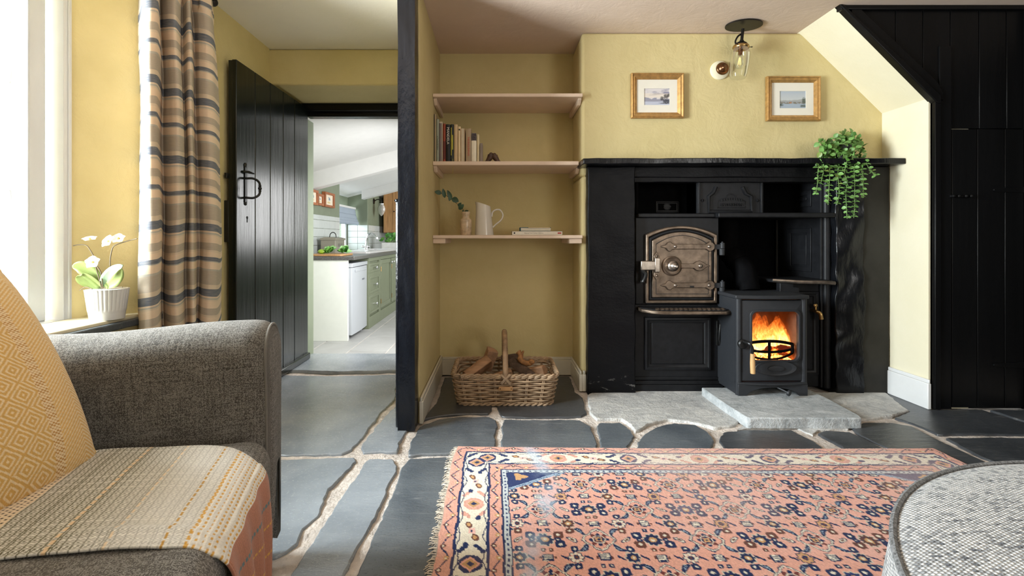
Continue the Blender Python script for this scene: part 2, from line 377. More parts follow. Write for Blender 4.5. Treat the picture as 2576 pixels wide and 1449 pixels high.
def moulding(g, x0, x1, z0, z1, y, w, d, axis='y'):
    """raised picture-frame moulding on a vertical face looking towards -y"""
    o = [(x0, z0), (x1, z0), (x1, z1), (x0, z1)]
    def inset(k): return [(x0 + k, z0 + k), (x1 - k, z0 + k), (x1 - k, z1 - k), (x0 + k, z1 - k)]
    prof = [(0, 0), (w * 0.12, d), (w * 0.4, d * 1.15), (w * 0.6, d * 0.6), (w * 0.85, d * 0.5), (w, 0)]
    base = len(g.v)
    for k, h in prof:
        for p in inset(k): g.v.append((p[0], y - h, p[1]) if axis == 'y' else (y + h, p[0], p[1]))
    for i in range(len(prof) - 1):
        for q in range(4):
            r_ = (q + 1) % 4
            g.f.append((base + i * 4 + q, base + i * 4 + r_, base + (i + 1) * 4 + r_, base + (i + 1) * 4 + q))
    return g
def smoothpath(pts, n=8, closed=False):
    P = [Vector(p) for p in pts]; m = len(P); out = []
    rng = range(m if closed else m - 1)
    for i in rng:
        p1, p2 = P[i], P[(i + 1) % m]
        p0 = P[i - 1] if (i > 0 or closed) else p1 * 2 - p2
        p3 = P[(i + 2) % m] if (i + 2 < m or closed) else p2 * 2 - p1
        for k in range(n):
            t = k / n
            out.append(0.5 * ((2 * p1) + (p2 - p0) * t + (2 * p0 - 5 * p1 + 4 * p2 - p3) * t * t + (3 * p1 - p0 - 3 * p2 + p3) * t ** 3))
    if not closed: out.append(P[-1])
    return out
def text(name, body, size, M, mat, parent, extrude=0.0, align='CENTER', font_w=1.0):
    cu = bpy.data.curves.new(name, 'FONT'); cu.body = body; cu.size = size; cu.extrude = extrude
    cu.align_x = align; cu.align_y = 'CENTER'; cu.resolution_u = 2
    to = bpy.data.objects.new('tmp', cu); COL.objects.link(to)
    dg = bpy.context.evaluated_depsgraph_get(); me = bpy.data.meshes.new_from_object(to.evaluated_get(dg))
    bpy.data.objects.remove(to); me.materials.clear(); me.materials.append(mat); me.name = name
    me.transform(M @ Matrix.Diagonal((font_w, 1, 1, 1)))
    o = bpy.data.objects.new(name, me); COL.objects.link(o); adopt(o, parent); return o
def basis(x, y, z, loc):
    M = Matrix.Identity(4)
    for i, c in enumerate((x, y, z, loc)):
        for r in range(3): M[r][i] = c[r]
    return M
def share(src, name, parent, M):
    o = src.copy(); o.name = name; COL.objects.link(o); o.parent = parent
    o.matrix_parent_inverse = parent_world(parent).inverted(); o.matrix_basis = M; return o
R_ = random.Random(7)
def U(a, b): return R_.uniform(a, b)

# ================================================================ SETTING
CEIL = 2.17
def shell(name, boxes, mat, bevel=0.0, label=None, prisms=()):
    g = G()
    for b in boxes: g.box(*b)
    for p in prisms: g.prism(*p)
    return struct(g.build(name, mat, bevel=bevel, smooth=40))

# ---- floor: mortar bed + flagstones
g = G()
g.grid(lambda u, v: (lerp(-1.9, 3.5, u), lerp(-1.6, 3.62, v), -0.010 + 0.007 * mnoise.noise((lerp(-1.9, 3.5, u) * 9, lerp(-1.6, 3.62, v) * 9, 0)) + 0.003 * mnoise.noise((u * 200, v * 200, 3))), 200, 200)
floor = struct(g.build('floor', m_mortar, smooth=60))
def flagstone(pts, mat, z0=0.0, th=0.03, jag=0.006, inpx=True, tilt=0.0):
    P = [fl(*p) if inpx else Vector((p[0], p[1], 0)) for p in pts]
    out = []
    n = len(P)
    for i in range(n):
        a, b = P[i], P[(i + 1) % n]; L = (b - a).length; m = max(1, int(L / 0.018))
        for k in range(m):
            t = k / m; p = a.lerp(b, t); d = (b - a).normalized(); nr = Vector((-d.y, d.x, 0))
            j = mnoise.noise(p * 11) * jag * 1.2 + mnoise.noise(p * 38) * jag + mnoise.noise(p * 90) * jag * 0.45
            out.append((p.x + nr.x * j, p.y + nr.y * j))
    g = G(); g.prism(out, 'z', z0 - th, z0 + 0.001 + U(-0.0015, 0.0015))
    return g.build('flagstone', mat, floor, bevel=0.005, seg=2, smooth=50, fix=True)
STONES = [
 # doorway threshold and passage
 ([(712, 934), (745, 912), (770, 893), (1004, 893), (1004, 935), (850, 939)], m_slatelit, 0.012),
 ([(560, 946), (716, 944), (850, 946), (998, 942), (994, 1003), (962, 1034), (930, 1076), (906, 1110), (884, 1130), (860, 1140), (700, 1145), (520, 1150)], m_slatelit, 0),
 ([(995, 1022), (960, 1058), (928, 1098), (909, 1122), (913, 1140), (960, 1137), (1000, 1136), (1009, 1112), (1024, 1082), (1030, 1066)], m_slatelit, 0),
 ([(480, 1160), (700, 1156), (890, 1150), (896, 1160), (870, 1190), (830, 1228), (815, 1262), (799, 1298), (762, 1330), (750, 1365), (722, 1388), (690, 1405), (440, 1420)], m_slatelit, 0),
 ([(930, 1154), (986, 1154), (999, 1172), (993, 1194), (975, 1232), (958, 1275), (920, 1342), (878, 1422), (830, 1510), (690, 1510), (762, 1402), (792, 1352), (820, 1312), (850, 1262), (880, 1222), (906, 1184), (920, 1160)], m_slatelit, 0),
 ([(1032, 1152), (1140, 1149), (1320, 1149), (1330, 1300), (1330, 1510), (866, 1510), (900, 1440), (934, 1362), (964, 1296), (990, 1236), (1012, 1176)], m_slate, 0),
 ([(1068, 1066), (1104, 1054), (1152, 1048), (1232, 1048), (1249, 1057), (1250, 1074), (1246, 1100), (1246, 1138), (1140, 1140), (1026, 1144), (1034, 1112), (1048, 1082)], m_slate, 0),
 ([(1062, 1056), (1100, 1010), (1118, 950), (1220, 946), (1240, 1000), (1236, 1030), (1228, 1040), (1150, 1042), (1100, 1046)], m_slated, 0),
 ([(1252, 1028), (1250, 990), (1246, 946), (1432, 946), (1446, 985), (1466, 1000), (1476, 1040), (1462, 1047), (1330, 1050), (1262, 1046)], m_slated, 0),
 ([(1268, 1056), (1460, 1056), (1482, 1072), (1496, 1096), (1502, 1118), (1504, 1150), (1262, 1150), (1260, 1118), (1264, 1078)], m_slate, 0),
 ([(1506, 1064), (1560, 1062), (1586, 1082), (1596, 1098), (1588, 1112), (1580, 1124), (1578, 1150), (1514, 1150), (1510, 1118), (1502, 1084)], m_slate, 0),
 ([(1602, 1112), (1622, 1090), (1652, 1074), (1696, 1064), (1750, 1068), (1778, 1084), (1796, 1104), (1790, 1122), (1788, 1150), (1600, 1150)], m_slate, 0),
 ([(1808, 1104), (1822, 1086), (1880, 1081), (1990, 1082), (2040, 1106), (2066, 1124), (2090, 1150), (1812, 1150), (1822, 1126)], m_slated, 0),
 ([(2056, 1090), (2078, 1084), (2138, 1087), (2176, 1104), (2222, 1128), (2240, 1150), (2130, 1150), (2116, 1122), (2086, 1106)], m_slated, 0),
 ([(2140, 1070), (2180, 1063), (2240, 1062), (2292, 1072), (2340, 1096), (2400, 1125), (2486, 1164), (2480, 1185), (2360, 1146), (2306, 1133), (2236, 1128), (2190, 1108), (2150, 1086)], m_slated, 0),
 ([(2250, 1050), (2290, 1036), (2226, 1000), (2236, 985), (2344, 1030), (2470, 1030), (2600, 1070), (2620, 1092), (2500, 1092), (2362, 1092), (2300, 1066)], m_slated, 0),
 ([(2378, 1102), (2500, 1100), (2640, 1103), (2700, 1180), (2540, 1180), (2470, 1150)], m_slated, 0),
 ([(2490, 1032), (2700, 1032), (2700, 1086), (2610, 1070)], m_slated, 0),
 # rough pale apron in front of the range
 ([(1478, 996), (1500, 984), (1600, 982), (1770, 978), (1782, 1000), (1822, 1026), (1866, 1056), (1850, 1072), (1794, 1076), (1730, 1062), (1680, 1056), (1630, 1068), (1600, 1086), (1588, 1070), (1564, 1056), (1500, 1056), (1484, 1040)], m_palest, 0.004),
 ([(1880, 1062), (2150, 1060), (2134, 1078), (2060, 1080), (2044, 1094), (2000, 1074), (1890, 1076), (1850, 1082)], m_palest, -0.002),
 ([(2042, 990), (2226, 986), (2250, 1008), (2284, 1034), (2240, 1048), (2170, 1056), (2120, 1030), (2080, 1008)], m_palest, 0.004),
]
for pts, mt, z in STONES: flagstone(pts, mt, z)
# under the rug, the chair and behind the camera: plain big slabs
for x0, x1, y0, y1 in ((-.16, .62, -.6, 1.86), (.64, 1.3, .1, 1.86), (1.32, 1.98, .1, 1.84), (2.0, 3.2, 1.2, 1.75), (2.0, 3.2, .1, 1.18), (-.9, -.18, -.4, .98), (-1.6, -.92, .3, 1.2), (-1.6, -.92, -.9, .28), (.64, 2.0, -1.3, .08), (2.02, 3.2, -1.3, .08), (-.9, .62, -1.5, -.62), (-1.48, -1.2, 1.22, 2.2)):
    flagstone([(x0, y0), (x1, y0), (x1, y1), (x0, y1)], m_slate, -0.002, inpx=False)

# ---- walls, ceiling
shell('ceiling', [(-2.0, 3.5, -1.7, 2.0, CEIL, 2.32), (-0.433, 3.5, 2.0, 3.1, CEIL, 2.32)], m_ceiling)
shell('ceiling_passage', [(-2.0, -0.433, 2.0, 3.1, CEIL, 2.32)], m_litceil)
wl = shell('wall_left', [(-2.0, -1.5, -0.25, 1.985, 0, 0.565), (-2.0, -1.5, -0.25, 1.985, 2.02, CEIL)], m_yellow, 0.0,
      prisms=[([(-1.5, 1.985), (-1.5, 3.0), (-2.0, 3.0), (-2.0, 1.84), (-1.76, 1.84), (-1.70, 1.80)], 'z', 0, CEIL),
              ([(-1.5, -0.25), (-1.70, -0.07), (-2.0, -0.07), (-2.0, -1.7), (-1.5, -1.7)], 'z', 0, CEIL)])
shell('wall_passage', [(-1.62, -0.45, 3.0, 3.5, 1.93, CEIL), (-1.62, -1.467, 3.0, 3.5, 0, 1.93)], m_yellow, 0.012)
shell('wall_partition', [(-0.475, -0.385, 2.27, 3.55, 0, CEIL)], m_yellow)
shell('wall_alcove', [(-0.475, 0.56, 3.08, 3.5, 0, CEIL)], m_yellow)
shell('wall_chimney', [(0.514, 2.7, 2.76, 3.5, 1.30, CEIL), (0.514, 0.83, 2.76, 3.5, 0, 1.30), (2.05, 2.7, 2.80, 3.5, 0, 1.30)], m_yellow, 0.018)
shell('wall_chimney_back', [(0.80, 2.2, 3.2, 3.5, -0.02, 1.32)], m_soot)
shell('wall_right', [(2.335, 2.55, 2.462, 2.80, 0, 1.70)], m_cream, 0.0)
shell('wall_soffit', [], m_cream, 0.0, prisms=[([(1.83, CEIL), (2.335, 1.678), (2.55, 1.678), (2.55, CEIL)], 'y', 2.462, 2.80)])
# pipe run along the inner edge of the right wall
g = G(); g.tube([(2.331, 2.735, 0.15), (2.331, 2.735, 1.34)], 0.006, 6); struct(g.build('trim_9', m_cream))
shell('wall_rear', [(-2.0, 1.95, -1.75, -1.6, 0, CEIL), (3.15, 3.5, -1.75, -1.6, 0, CEIL), (1.95, 3.15, -1.75, -1.6, 0, .75), (1.95, 3.15, -1.75, -1.6, 1.95, CEIL)], m_yellow)
shell('wall_east', [(3.35, 3.5, -1.75, 2.6, 0, CEIL)], m_panel)  # unseen wall, its black chosen to cut the light bounced back
# assumed rear window (unseen, behind the viewer, its light grazes the alcove)
g = G(); g.ring([(1.95, .75), (3.15, .75), (3.15, 1.95), (1.95, 1.95)], [(2.01, .81), (3.09, .81), (3.09, 1.89), (2.01, 1.89)], 'y', -1.70, -1.64)
g.box(2.53, 2.57, -1.69, -1.65, .81, 1.89); g.box(2.01, 3.09, -1.69, -1.65, 1.33, 1.37)
w2 = struct(g.build('assumed_window_2', m_white, bevel=0.004))

# ---- left sash window
SILL = 0.602
w1 = G(); w1.ring([(-0.11, SILL), (1.845, SILL), (1.845, 2.03), (-0.11, 2.03)], [(-0.04, SILL + .002), (1.775, SILL + .002), (1.775, 1.97), (-0.04, 1.97)], 'x', -1.76, -1.69)
w1 = struct(w1.build('window_1', m_winwhite, bevel=0.004, fix=True))
g = G(); g.box(-1.755, -1.685, 1.792, 1.797, SILL + .001, 1.968)
g.build('moulding', m_winwhite, w1, bevel=0.002)
g = G(); g.ring([(0.0, SILL + .001), (1.752, SILL + .001), (1.752, 2.01), (0.0, 2.01)], [(0.06, .665), (1.686, .665), (1.686, 1.95), (.06, 1.95)], 'x', -1.775, -1.735)
g.build('window_frame', m_winwhite, w1, bevel=0.005, fix=True)
g = G(); g.ring([(0.02, SILL + .003), (1.75, SILL + .003), (1.75, 2.0), (0.02, 2.0)], [(0.11, .735), (1.684, .735), (1.684, 1.94), (.11, 1.94)], 'x', -1.835, -1.795)
g.build('sash', m_winwhite, w1, bevel=0.006, fix=True)
for z in (1.095, 1.497, 1.90):
    g = G(); g.prism([(-1.835, z - .012), (-1.812, z - .012), (-1.802, z - .004), (-1.802, z + .004), (-1.812, z + .012), (-1.835, z + .012)], 'y', 0.1, 1.69)
    g.build('glazing_bar', m_winwhite, w1)
for y in (0.50, 0.88, 1.26):
    g = G(); g.box(-1.834, -1.803, y - .011, y + .011, 0.73, 2.0); g.build('glazing_bar', m_winwhite, w1, bevel=0.004)
ys = [0.11, 0.50, 0.88, 1.26, 1.70]; zs = [0.735, 1.095, 1.497, 1.99]
for i in range(4):
    for j in range(3):
        g = G(); g.box(-1.824, -1.820, ys[i], ys[i + 1], zs[j], zs[j + 1]); g.build('pane', m_pane, w1)
# pale rendered yard wall that the window looks on to
g = G(); g.grid(lambda u, v: (-4.1 + 0.03 * mnoise.noise((u * 40, v * 24, 1)), lerp(-3, 8, u), lerp(-0.3, 3.2, v)), 120, 60)
struct(g.build('wall_yard', plaster('pale_blue_render', (0.62, 0.74, 0.79), (0.70, 0.80, 0.84), 0.5)))
# sill: cream top and rough slate nosing
g = G(); g.prism([(-1.78, -0.1), (-1.505, -0.28), (-1.505, 1.985), (-1.70, 1.81), (-1.78, 1.81)], 'z', 0.578, SILL)
sill = struct(g.build('trim_1', m_cream, bevel=0.004, fix=True))
nos = []
for i in range(131):
    y = lerp(-0.28, 2.02, i / 130); nos.append((-1.478 + 0.006 * mnoise.noise((y * 20, 0, 0)) + 0.004 * mnoise.noise((y * 70, 0, 0)), y))
g = G(); g.prism([(-1.52, -0.28)] + nos + [(-1.52, 2.02)], 'z', 0.562, 0.590)
g.build('slate_nosing', slate('slate_edge', (0.045, 0.055, 0.065), (0.10, 0.115, 0.13), (0.30, 0.30, 0.30), 0.45, 0.8), sill, bevel=0.005, fix=True)

# ---- post at the end of the partition, door head
g = G()
g.grid(lambda u, v: (lambda a, z: (lerp(-0.433, -0.433, 0) + max(-.041, min(.041, 0.058 * math.cos(a))) + 0.003 * mnoise.noise((math.cos(a) * 2, math.sin(a) * 2, z * 6)),
                                    2.235 + max(-.06, min(.06, 0.085 * math.sin(a))) + 0.003 * mnoise.noise((math.cos(a) * 2 + 9, math.sin(a) * 2, z * 6)), z))(2 * math.pi * u, lerp(0, CEIL, v)), 32, 90, True)
post = struct(g.build('trim_2', m_post, smooth=50))
g = G(); g.tube([(-.483, 2.225, 0), (-.483, 2.225, 1.10)], .012, 8); g.box(-.495, -.47, 2.225, 2.27, 0, 1.09); g.ball((-.484, 2.222, 1.105), .018, 10, (1, 1, .5))
g.build('edge_batten', m_post, post)
g = G(); g.box(-1.5, -0.45, 3.40, 3.50, 1.875, 1.965); g.box(-1.5, -0.45, 3.44, 3.52, 1.842, 1.885)
struct(g.build('trim_3', m_blackgloss, bevel=0.006))
shell('trim_4', [(-1.56, -1.457, 3.5, 3.62, -0.13, 1.86)], m_green1, 0.006)

# ---- skirtings
def skirt(name, segs, mat, h=.125, t=.018):
    g = G()
    for (x0, y0, x1, y1) in segs: g.box(x0, x1, y0, y1, 0, h - .02); 
    for (x0, y0, x1, y1) in segs:
        e = .004; g.box(x0 + (e if x1 - x0 < .03 else 0), x1 - (e if x1 - x0 < .03 else 0), y0 + (e if y1 - y0 < .03 else 0), y1 - (e if y1 - y0 < .03 else 0), h - .02, h)
    return struct(g.build(name, mat, bevel=.004))
skirt('baseboard_partition', [(-.386, 2.255, -.366, 3.08)], m_skirt, .132)
skirt('baseboard_alcove', [(-.368, 3.06, .50, 3.081)], m_skirt, .122)
skirt('baseboard_chimney', [(.495, 2.735, .5145, 3.08), (.5145, 2.735, .538, 2.761)], m_skirt, .122)
skirt('baseboard_right', [(2.317, 2.446, 2.336, 2.80)], m_skirtw, .16)

# ---- black stair panelling with its cupboard door
YP = 2.45
def PX(px): return (px - CX) * YP / F
def PZ(py): return H - (py - CY) * YP / F
g = G(); g.prism([(1.90, CEIL), (2.365, 1.70), (2.365, 0.0), (3.4, 0.0), (3.4, CEIL)], 'y', 2.468, 2.49)
pan = struct(g.build('wall_panelling', m_panel))
xs = [PX(q) for q in (2120, 2253, 2322, 2391, 2463, 2532, 2604, 2680, 2760)]
def slope_z(x): return lerp(2.17, 1.672, (x - 1.83) / (2.345 - 1.83))
for i in range(8):
    a, b = xs[i] + .0015, xs[i + 1] - .0015
    zt = 2.16; 
    if i < 3:
        zb0, zb1 = max(slope_z(a), 1.5), max(slope_z(b), 1.5)
        if b <= 2.345: poly = [(a, zt), (a, zb0), (b, zb1), (b, zt)]
        else: poly = [(a, zt), (a, zb0), (2.345, 1.672), (2.345, 0.02), (b, 0.02), (b, zt)]
    else: poly = [(a, 1.512), (b, 1.512), (b, zt), (a, zt)]
    g = G(); g.prism(poly, 'y', YP, 2.468); g.build('plank', m_panel, pan, bevel=.0025, fix=True)
# raking trim under the slope, top rail, stile
g = G(); g.prism([(1.825, 2.175), (1.845, 2.175), (2.372, 1.685), (2.372, 1.640), (2.345, 1.650)], 'y', 2.428, 2.47); g.build('raking_trim', m_panel, pan, bevel=.004, fix=True)
g = G(); g.prism([(1.95, 2.15), (2.36, 1.76), (2.392, 1.70), (2.392, 1.66), (2.36, 1.67), (1.90, 2.115), (1.90, 2.15)], 'y', 2.436, 2.468); g.build('raking_trim', m_panel, pan, bevel=.003, fix=True)
g = G(); g.box(1.84, 3.4, 2.432, 2.468, 2.145, 2.169); g.build('top_rail', m_panel, pan, bevel=.003)
g = G(); g.box(2.345, 2.376, 2.434, 2.468, 0.004, 1.66); g.build('stile', m_panel, pan, bevel=.003)
g = G(); g.box(2.376, 2.441, 2.442, 2.468, 0.004, 1.955); g.build('stile', m_panel, pan, bevel=.003)
g = G(); g.box(2.834, 3.4, 2.43, 2.468, 0.0, 2.15); g.box(2.832, 2.85, 2.418, 2.45, 0, 2.15); g.build('stile', m_panel, pan, bevel=.004)
g = G(); g.box(2.444, 2.83, 2.462, 2.468, 0.012, 1.508)
dr2 = struct(g.build('door_2', m_panel))
for a, b in ((2.445, PX(2455)), (PX(2455) + .003, PX(2524)), (PX(2524) + .003, 2.829)):
    g = G(); g.box(a, b, 2.444, 2.463, 0.012, 1.507); g.build('plank', m_panel, dr2, bevel=.0025)
for z in (PZ(478), PZ(917)):
    g = G(); g.prism([(PX(2494), z - .004), (PX(2498), z - .010), (2.84, z - .016), (2.84, z + .016), (PX(2498), z + .008), (PX(2494), z + .004)], 'y', 2.437, 2.445)
    h = g.build('strap_hinge', m_panel, dr2, bevel=.001, fix=True)
    g = G(); g.tube([(2.838, 2.428, z - .025), (2.838, 2.428, z + .025)], .007, 8); g.build('hinge_pin', m_wire, h)
g = G(); zc = PZ(494)
g.box(PX(2384), PX(2436), 2.432, 2.446, zc - .007, zc + .007)
for q in (2388, 2402, 2420, 2433): g.ball((PX(q), 2.428, zc), .009, 8)
g.build('thumb_latch', m_panel, dr2, bevel=.001)

# ---- plank door standing open in the passage
g = G(); g.box(-1.474, -1.452, 2.50, 3.445, 0.02, 1.90)
d1 = struct(g.build('door_1', m_door))
ysb = [2.497, 2.693, 2.873, 3.046, 3.217, 3.447]
for i in range(5):
    g = G(); zt = 1.905
    g.box(-1.456, -1.430, ysb[i] + .002, ysb[i + 1] - .002, 0.012, zt); g.build('plank', m_door, d1, bevel=.004)
for z in (0.35, 1.55):
    g = G(); g.box(-1.492, -1.474, 2.55, 3.42, z - .06, z + .06); g.build('ledge', m_door, d1, bevel=.004)
g = G(); g.box(-1.436, -1.408, 2.50, 3.44, 0.014, 0.062); g.build('weather_bar', m_door, d1, bevel=.008)
g = G(); hy = 2.588
g.box(-1.431, -1.425, hy - .011, hy + .011, 1.125, 1.33); g.ball((-1.428, hy, 1.335), .016, 8, (.4, 1, 1)); g.ball((-1.428, hy, 1.12), .013, 8, (.4, 1, 1))
g.tube([(-1.428, hy - .03, 1.297), (-1.41, hy, 1.297), (-1.40, hy + .035, 1.293)], [.006, .008, .004], 8)
hd = g.build('latch_plate', m_wire, d1, bevel=.001)
g = G(); g.tube(smoothpath([(-1.425, hy, 1.262), (-1.39, hy + .012, 1.262), (-1.368, hy + .03, 1.243), (-1.365, hy + .034, 1.208), (-1.368, hy + .03, 1.172), (-1.39, hy + .012, 1.152), (-1.425, hy, 1.152)], 6), .0065, 8)
g.ball((-1.365, hy + .034, 1.208), .011, 10); g.ball((-1.365, hy + .034, 1.222), .009, 8); g.ball((-1.365, hy + .034, 1.194), .009, 8)
g.build('pull_handle', m_wire, hd)
g = G(); g.tube([(-1.4295, 2.606, 1.040), (-1.4285, 2.606, 1.040)], .008, 10); g.box(-1.4295, -1.4285, 2.603, 2.609, 1.012, 1.04); g.build('keyhole', m_black, d1)
g = G(); g.box(-1.50, -1.474, 2.50, 2.62, 0.90, 1.13); g.box(-1.49, -1.474, 2.485, 2.50, 1.25, 1.28); g.build('rim_lock', m_wire, d1, bevel=.003)

# ================================================================ KITCHEN BEYOND THE DOOR
KZ = -0.13
def kc(x): return 1.67 + 0.26 * (x + 2.1)
kf = shell('floor_kitchen', [(-2.6, 1.1, 3.60, 8.7, KZ - .05, KZ - .004)], m_mortar)
for i in range(9):
    for j in range(8):
        x0 = -2.1 + i * .36; y0 = 3.61 + j * .64 + (.32 if i % 2 else 0) * 1
        if x0 > .6 or y0 > 8: continue
        g = G(); g.box(x0 + .004, x0 + .356, max(3.605, y0 + .004), y0 + .636, KZ - .02, KZ); g.build('floor_slab', m_ktile, kf, bevel=.003)
g = G(); g.box(-1.5, -.4, 3.50, 3.605, KZ, 0.010); struct(g.build('trim_5', m_slate, bevel=.006))
kl = shell('wall_kitchen_left', [(-2.75, -2.1, 3.5, 6.08, KZ, 2.0), (-2.75, -2.1, 7.4, 8.7, KZ, 2.0), (-2.75, -2.1, 6.08, 7.4, KZ, .74), (-2.75, -2.42, 6.08, 7.4, 1.44, 2.0)], m_green1, .01)
shell('wall_kitchen_near', [(-2.75, -1.5, 3.5, 3.6, KZ, 2.0), (-.45, 1.1, 3.5, 3.6, KZ, 2.6), (-1.5, -.45, 3.5, 3.6, 1.90, 2.4)], m_green1)
shell('wall_kitchen_end', [(-2.75, 1.1, 8.6, 8.7, KZ, 2.6)], m_green1)
shell('wall_kitchen_right', [(1.0, 1.1, 3.5, 8.7, KZ, 2.6)], m_green1)
shell('ceiling_kitchen', [], m_kceil, prisms=[([(-2.9, kc(-2.9)), (1.1, kc(1.1)), (1.1, kc(1.1) + .1), (-2.9, kc(-2.9) + .1)], 'y', 3.45, 8.7)])
for k, (y, dp) in enumerate(((5.16, .19), (7.12, .13))):
    g = G(); g.prism([(-2.12, kc(-2.12) - dp), (1.0, kc(1.0) - dp), (1.0, kc(1.0) + .02), (-2.12, kc(-2.12) + .02)], 'y', y, y + .13)
    struct(g.build('trim_%d' % (6 + k), m_kceil, bevel=.008, fix=True))
# tiles: on the left wall, the window reveal and beyond it
def tiles_x(y0, y1, z0, z1, x, tw=.2, th=.1):
    y = y0
    while y < y1 - .02:
        z = z0
        while z < z1 - .02:
            g = G(); g.box(x - .002, x + .008, y + .002, min(y + tw, y1) - .002, z + .002, min(z + th, z1) - .002); g.build('tile', m_tile, kl, bevel=.0015)
            z += th
        y += tw
tiles_x(4.10, 6.06, .74, 1.20, -2.1); tiles_x(7.42, 8.58, .74, 1.14, -2.1)
for i in range(2):
    for j in range(4):
        g = G(); g.box(-2.42 + i * .16 + .002, -2.42 + (i + 1) * .16 - .002, 7.388, 7.403, .742 + j * .1, .838 + j * .1); g.build('tile', m_tile, kl, bevel=.0015)
g = G(); g.ring([(6.10, .76), (7.39, .76), (7.39, 1.44), (6.10, 1.44)], [(6.17, .82), (7.32, .82), (7.32, 1.38), (6.17, 1.38)], 'x', -2.50, -2.44)
g.box(-2.49, -2.45, 6.72, 6.76, .82, 1.38)
w3 = struct(g.build('window_3', m_white, bevel=.004))
for a, b in ((6.17, 6.72), (6.76, 7.32)):
    g = G(); g.box(-2.474, -2.470, a, b, .82, 1.38); g.build('pane', m_pane, w3)

# ================================================================ FIREPLACE SURROUND
def rough(o, amp, sc, seedv=0.0):
    for v in o.data.vertices:
        p = v.co * sc + Vector((seedv, seedv * .3, 0))
        v.co += Vector((mnoise.noise(p), mnoise.noise(p + Vector((31, 0, 0))), mnoise.noise(p + Vector((0, 57, 0))))) * amp
    return o
def gridbox(x0, x1, y0, y1, z0, z1, step=.03):
    """box with subdivided faces so that its surface can be roughened"""
    bm = bmesh.new(); g = G()
    nx, ny, nz = [max(1, int(round((b - a) / step))) for a, b in ((x0, x1), (y0, y1), (z0, z1))]
    def face(o, u, v, nu, nv):
        base = len(g.v)
        for j in range(nv + 1):
            for i in range(nu + 1): g.v.append(tuple(Vector(o) + Vector(u) * (i / nu) + Vector(v) * (j / nv)))
        for j in range(nv):
            for i in range(nu):
                a = base + j * (nu + 1) + i; g.f.append((a, a + 1, a + nu + 2, a + nu + 1))
    X, Y, Z = (x1 - x0, 0, 0), (0, y1 - y0, 0), (0, 0, z1 - z0)
    face((x0, y0, z0), X, Z, nx, nz); face((x0, y1, z0), Z, X, nz, nx)
    face((x0, y0, z0), Z, Y, nz, ny); face((x1, y0, z0), Y, Z, ny, nz)
    face((x0, y0, z0), Y, X, ny, nx); face((x0, y0, z1), X, Y, nx, ny)
    bm.free(); return g
def roughbox(name, b, mat, parent, amp=.006, sc=9, step=.03, seedv=0.0, bevel=0.0, label=None):
    g = gridbox(*b, step)
    me = g.mesh(name, mat, 50)
    bm = bmesh.new(); bm.from_mesh(me); bmesh.ops.remove_doubles(bm, verts=bm.verts, dist=1e-5)
    bm.to_mesh(me); bm.free(); me.shade_smooth(); me.set_sharp_from_angle(angle=math.radians(50))
    o = bpy.data.objects.new(name, me); COL.objects.link(o); adopt(o, parent)
    rough(o, amp, sc, seedv)
    if label: o['label'] = label
    if bevel:
        m = o.modifiers.new('bevel', 'BEVEL'); m.width = bevel; m.segments = 2; m.limit_method = 'ANGLE'; m.angle_limit = math.radians(50)
    return o
fs = thing('fireplace_surround', 'black painted stone fireplace surround with a mantel shelf around the cast iron range', 'fireplace', (1.4, 2.72, 0))
roughbox('mantel_shelf', (.494, 2.332, 2.595, 2.80, 1.347, 1.379), m_blackgloss, fs, .003, 12, .03, 1, .004)
roughbox('jamb', (.540, .822, 2.700, 3.0, -.01, 1.347), m_jamb, fs, .006, 8, .03, 2, .006)
roughbox('lintel', (.815, 2.20, 2.712, 2.95, 1.285, 1.347), m_jamb, fs, .003, 6, .04, 3, .004)
roughbox('lintel_lip', (.820, 2.06, 2.726, 2.80, 1.258, 1.288), m_jamb, fs, .003, 10, .03, 4, .003)
roughbox('jamb', (2.008, 2.175, 2.690, 3.1, -.01, 1.347), m_blackgloss, fs, .016, 9, .022, 5, .006, 'rough ridged right jamb')
roughbox('jamb_panel', (2.165, 2.328, 2.700, 2.83, -.01, 1.347), m_jambgrey, fs, .003, 6, .04, 6, .004, 'flat charcoal side panel of the right jamb')

# ================================================================ CAST IRON RANGE
YR = 2.745; KR = YR / F
def rx(px): return (px - CX) * KR
def rz(py): return H - (py - CY) * KR
rg = thing('cooking_range', 'old black cast iron cooking range with a bronze steel oven door, set in the fireplace', 'range', (1.4, 2.9, 0))
g = G(); g.ring([(rx(1600), rz(765)), (rx(1808), rz(765)), (rx(1808), rz(547)), (rx(1600), rz(547))], [(rx(1630), rz(752)), (rx(1800), rz(752)), (rx(1800), rz(600)), (rx(1630), rz(600))], 'y', YR + .004, YR + .03)
g.box(rx(1600), rx(1808), YR + .03, 3.16, rz(765), rz(547))
g.build('oven_body', m_iron, rg, bevel=.003)
g = G(); g.box(rx(1597), rx(1816), YR + .004, 3.1, 0.012, rz(766)); g.build('base_cabinet', m_iron, rg, bevel=.004)
g = G(); moulding(g, rx(1620), rx(1788), rz(931), rz(797), YR + .004, .040, .014); lp = g.build('lower_door_moulding', m_iron, rg, fix=True)
g = G(); g.box(rx(1640), rx(1768), YR - .001, YR + .006, rz(915), rz(812)); g.build('lower_door_panel', m_iron, rg, bevel=.002)
for z0, z1, d in ((rz(956), rz(948), .006), (rz(966), rz(957), .016), (rz(990), rz(966), .022)):
    g = G(); g.box(rx(1594), rx(1816), YR + .004 - d, YR + .01, z0, z1); g.build('plinth_moulding', m_iron, rg, bevel=.003)
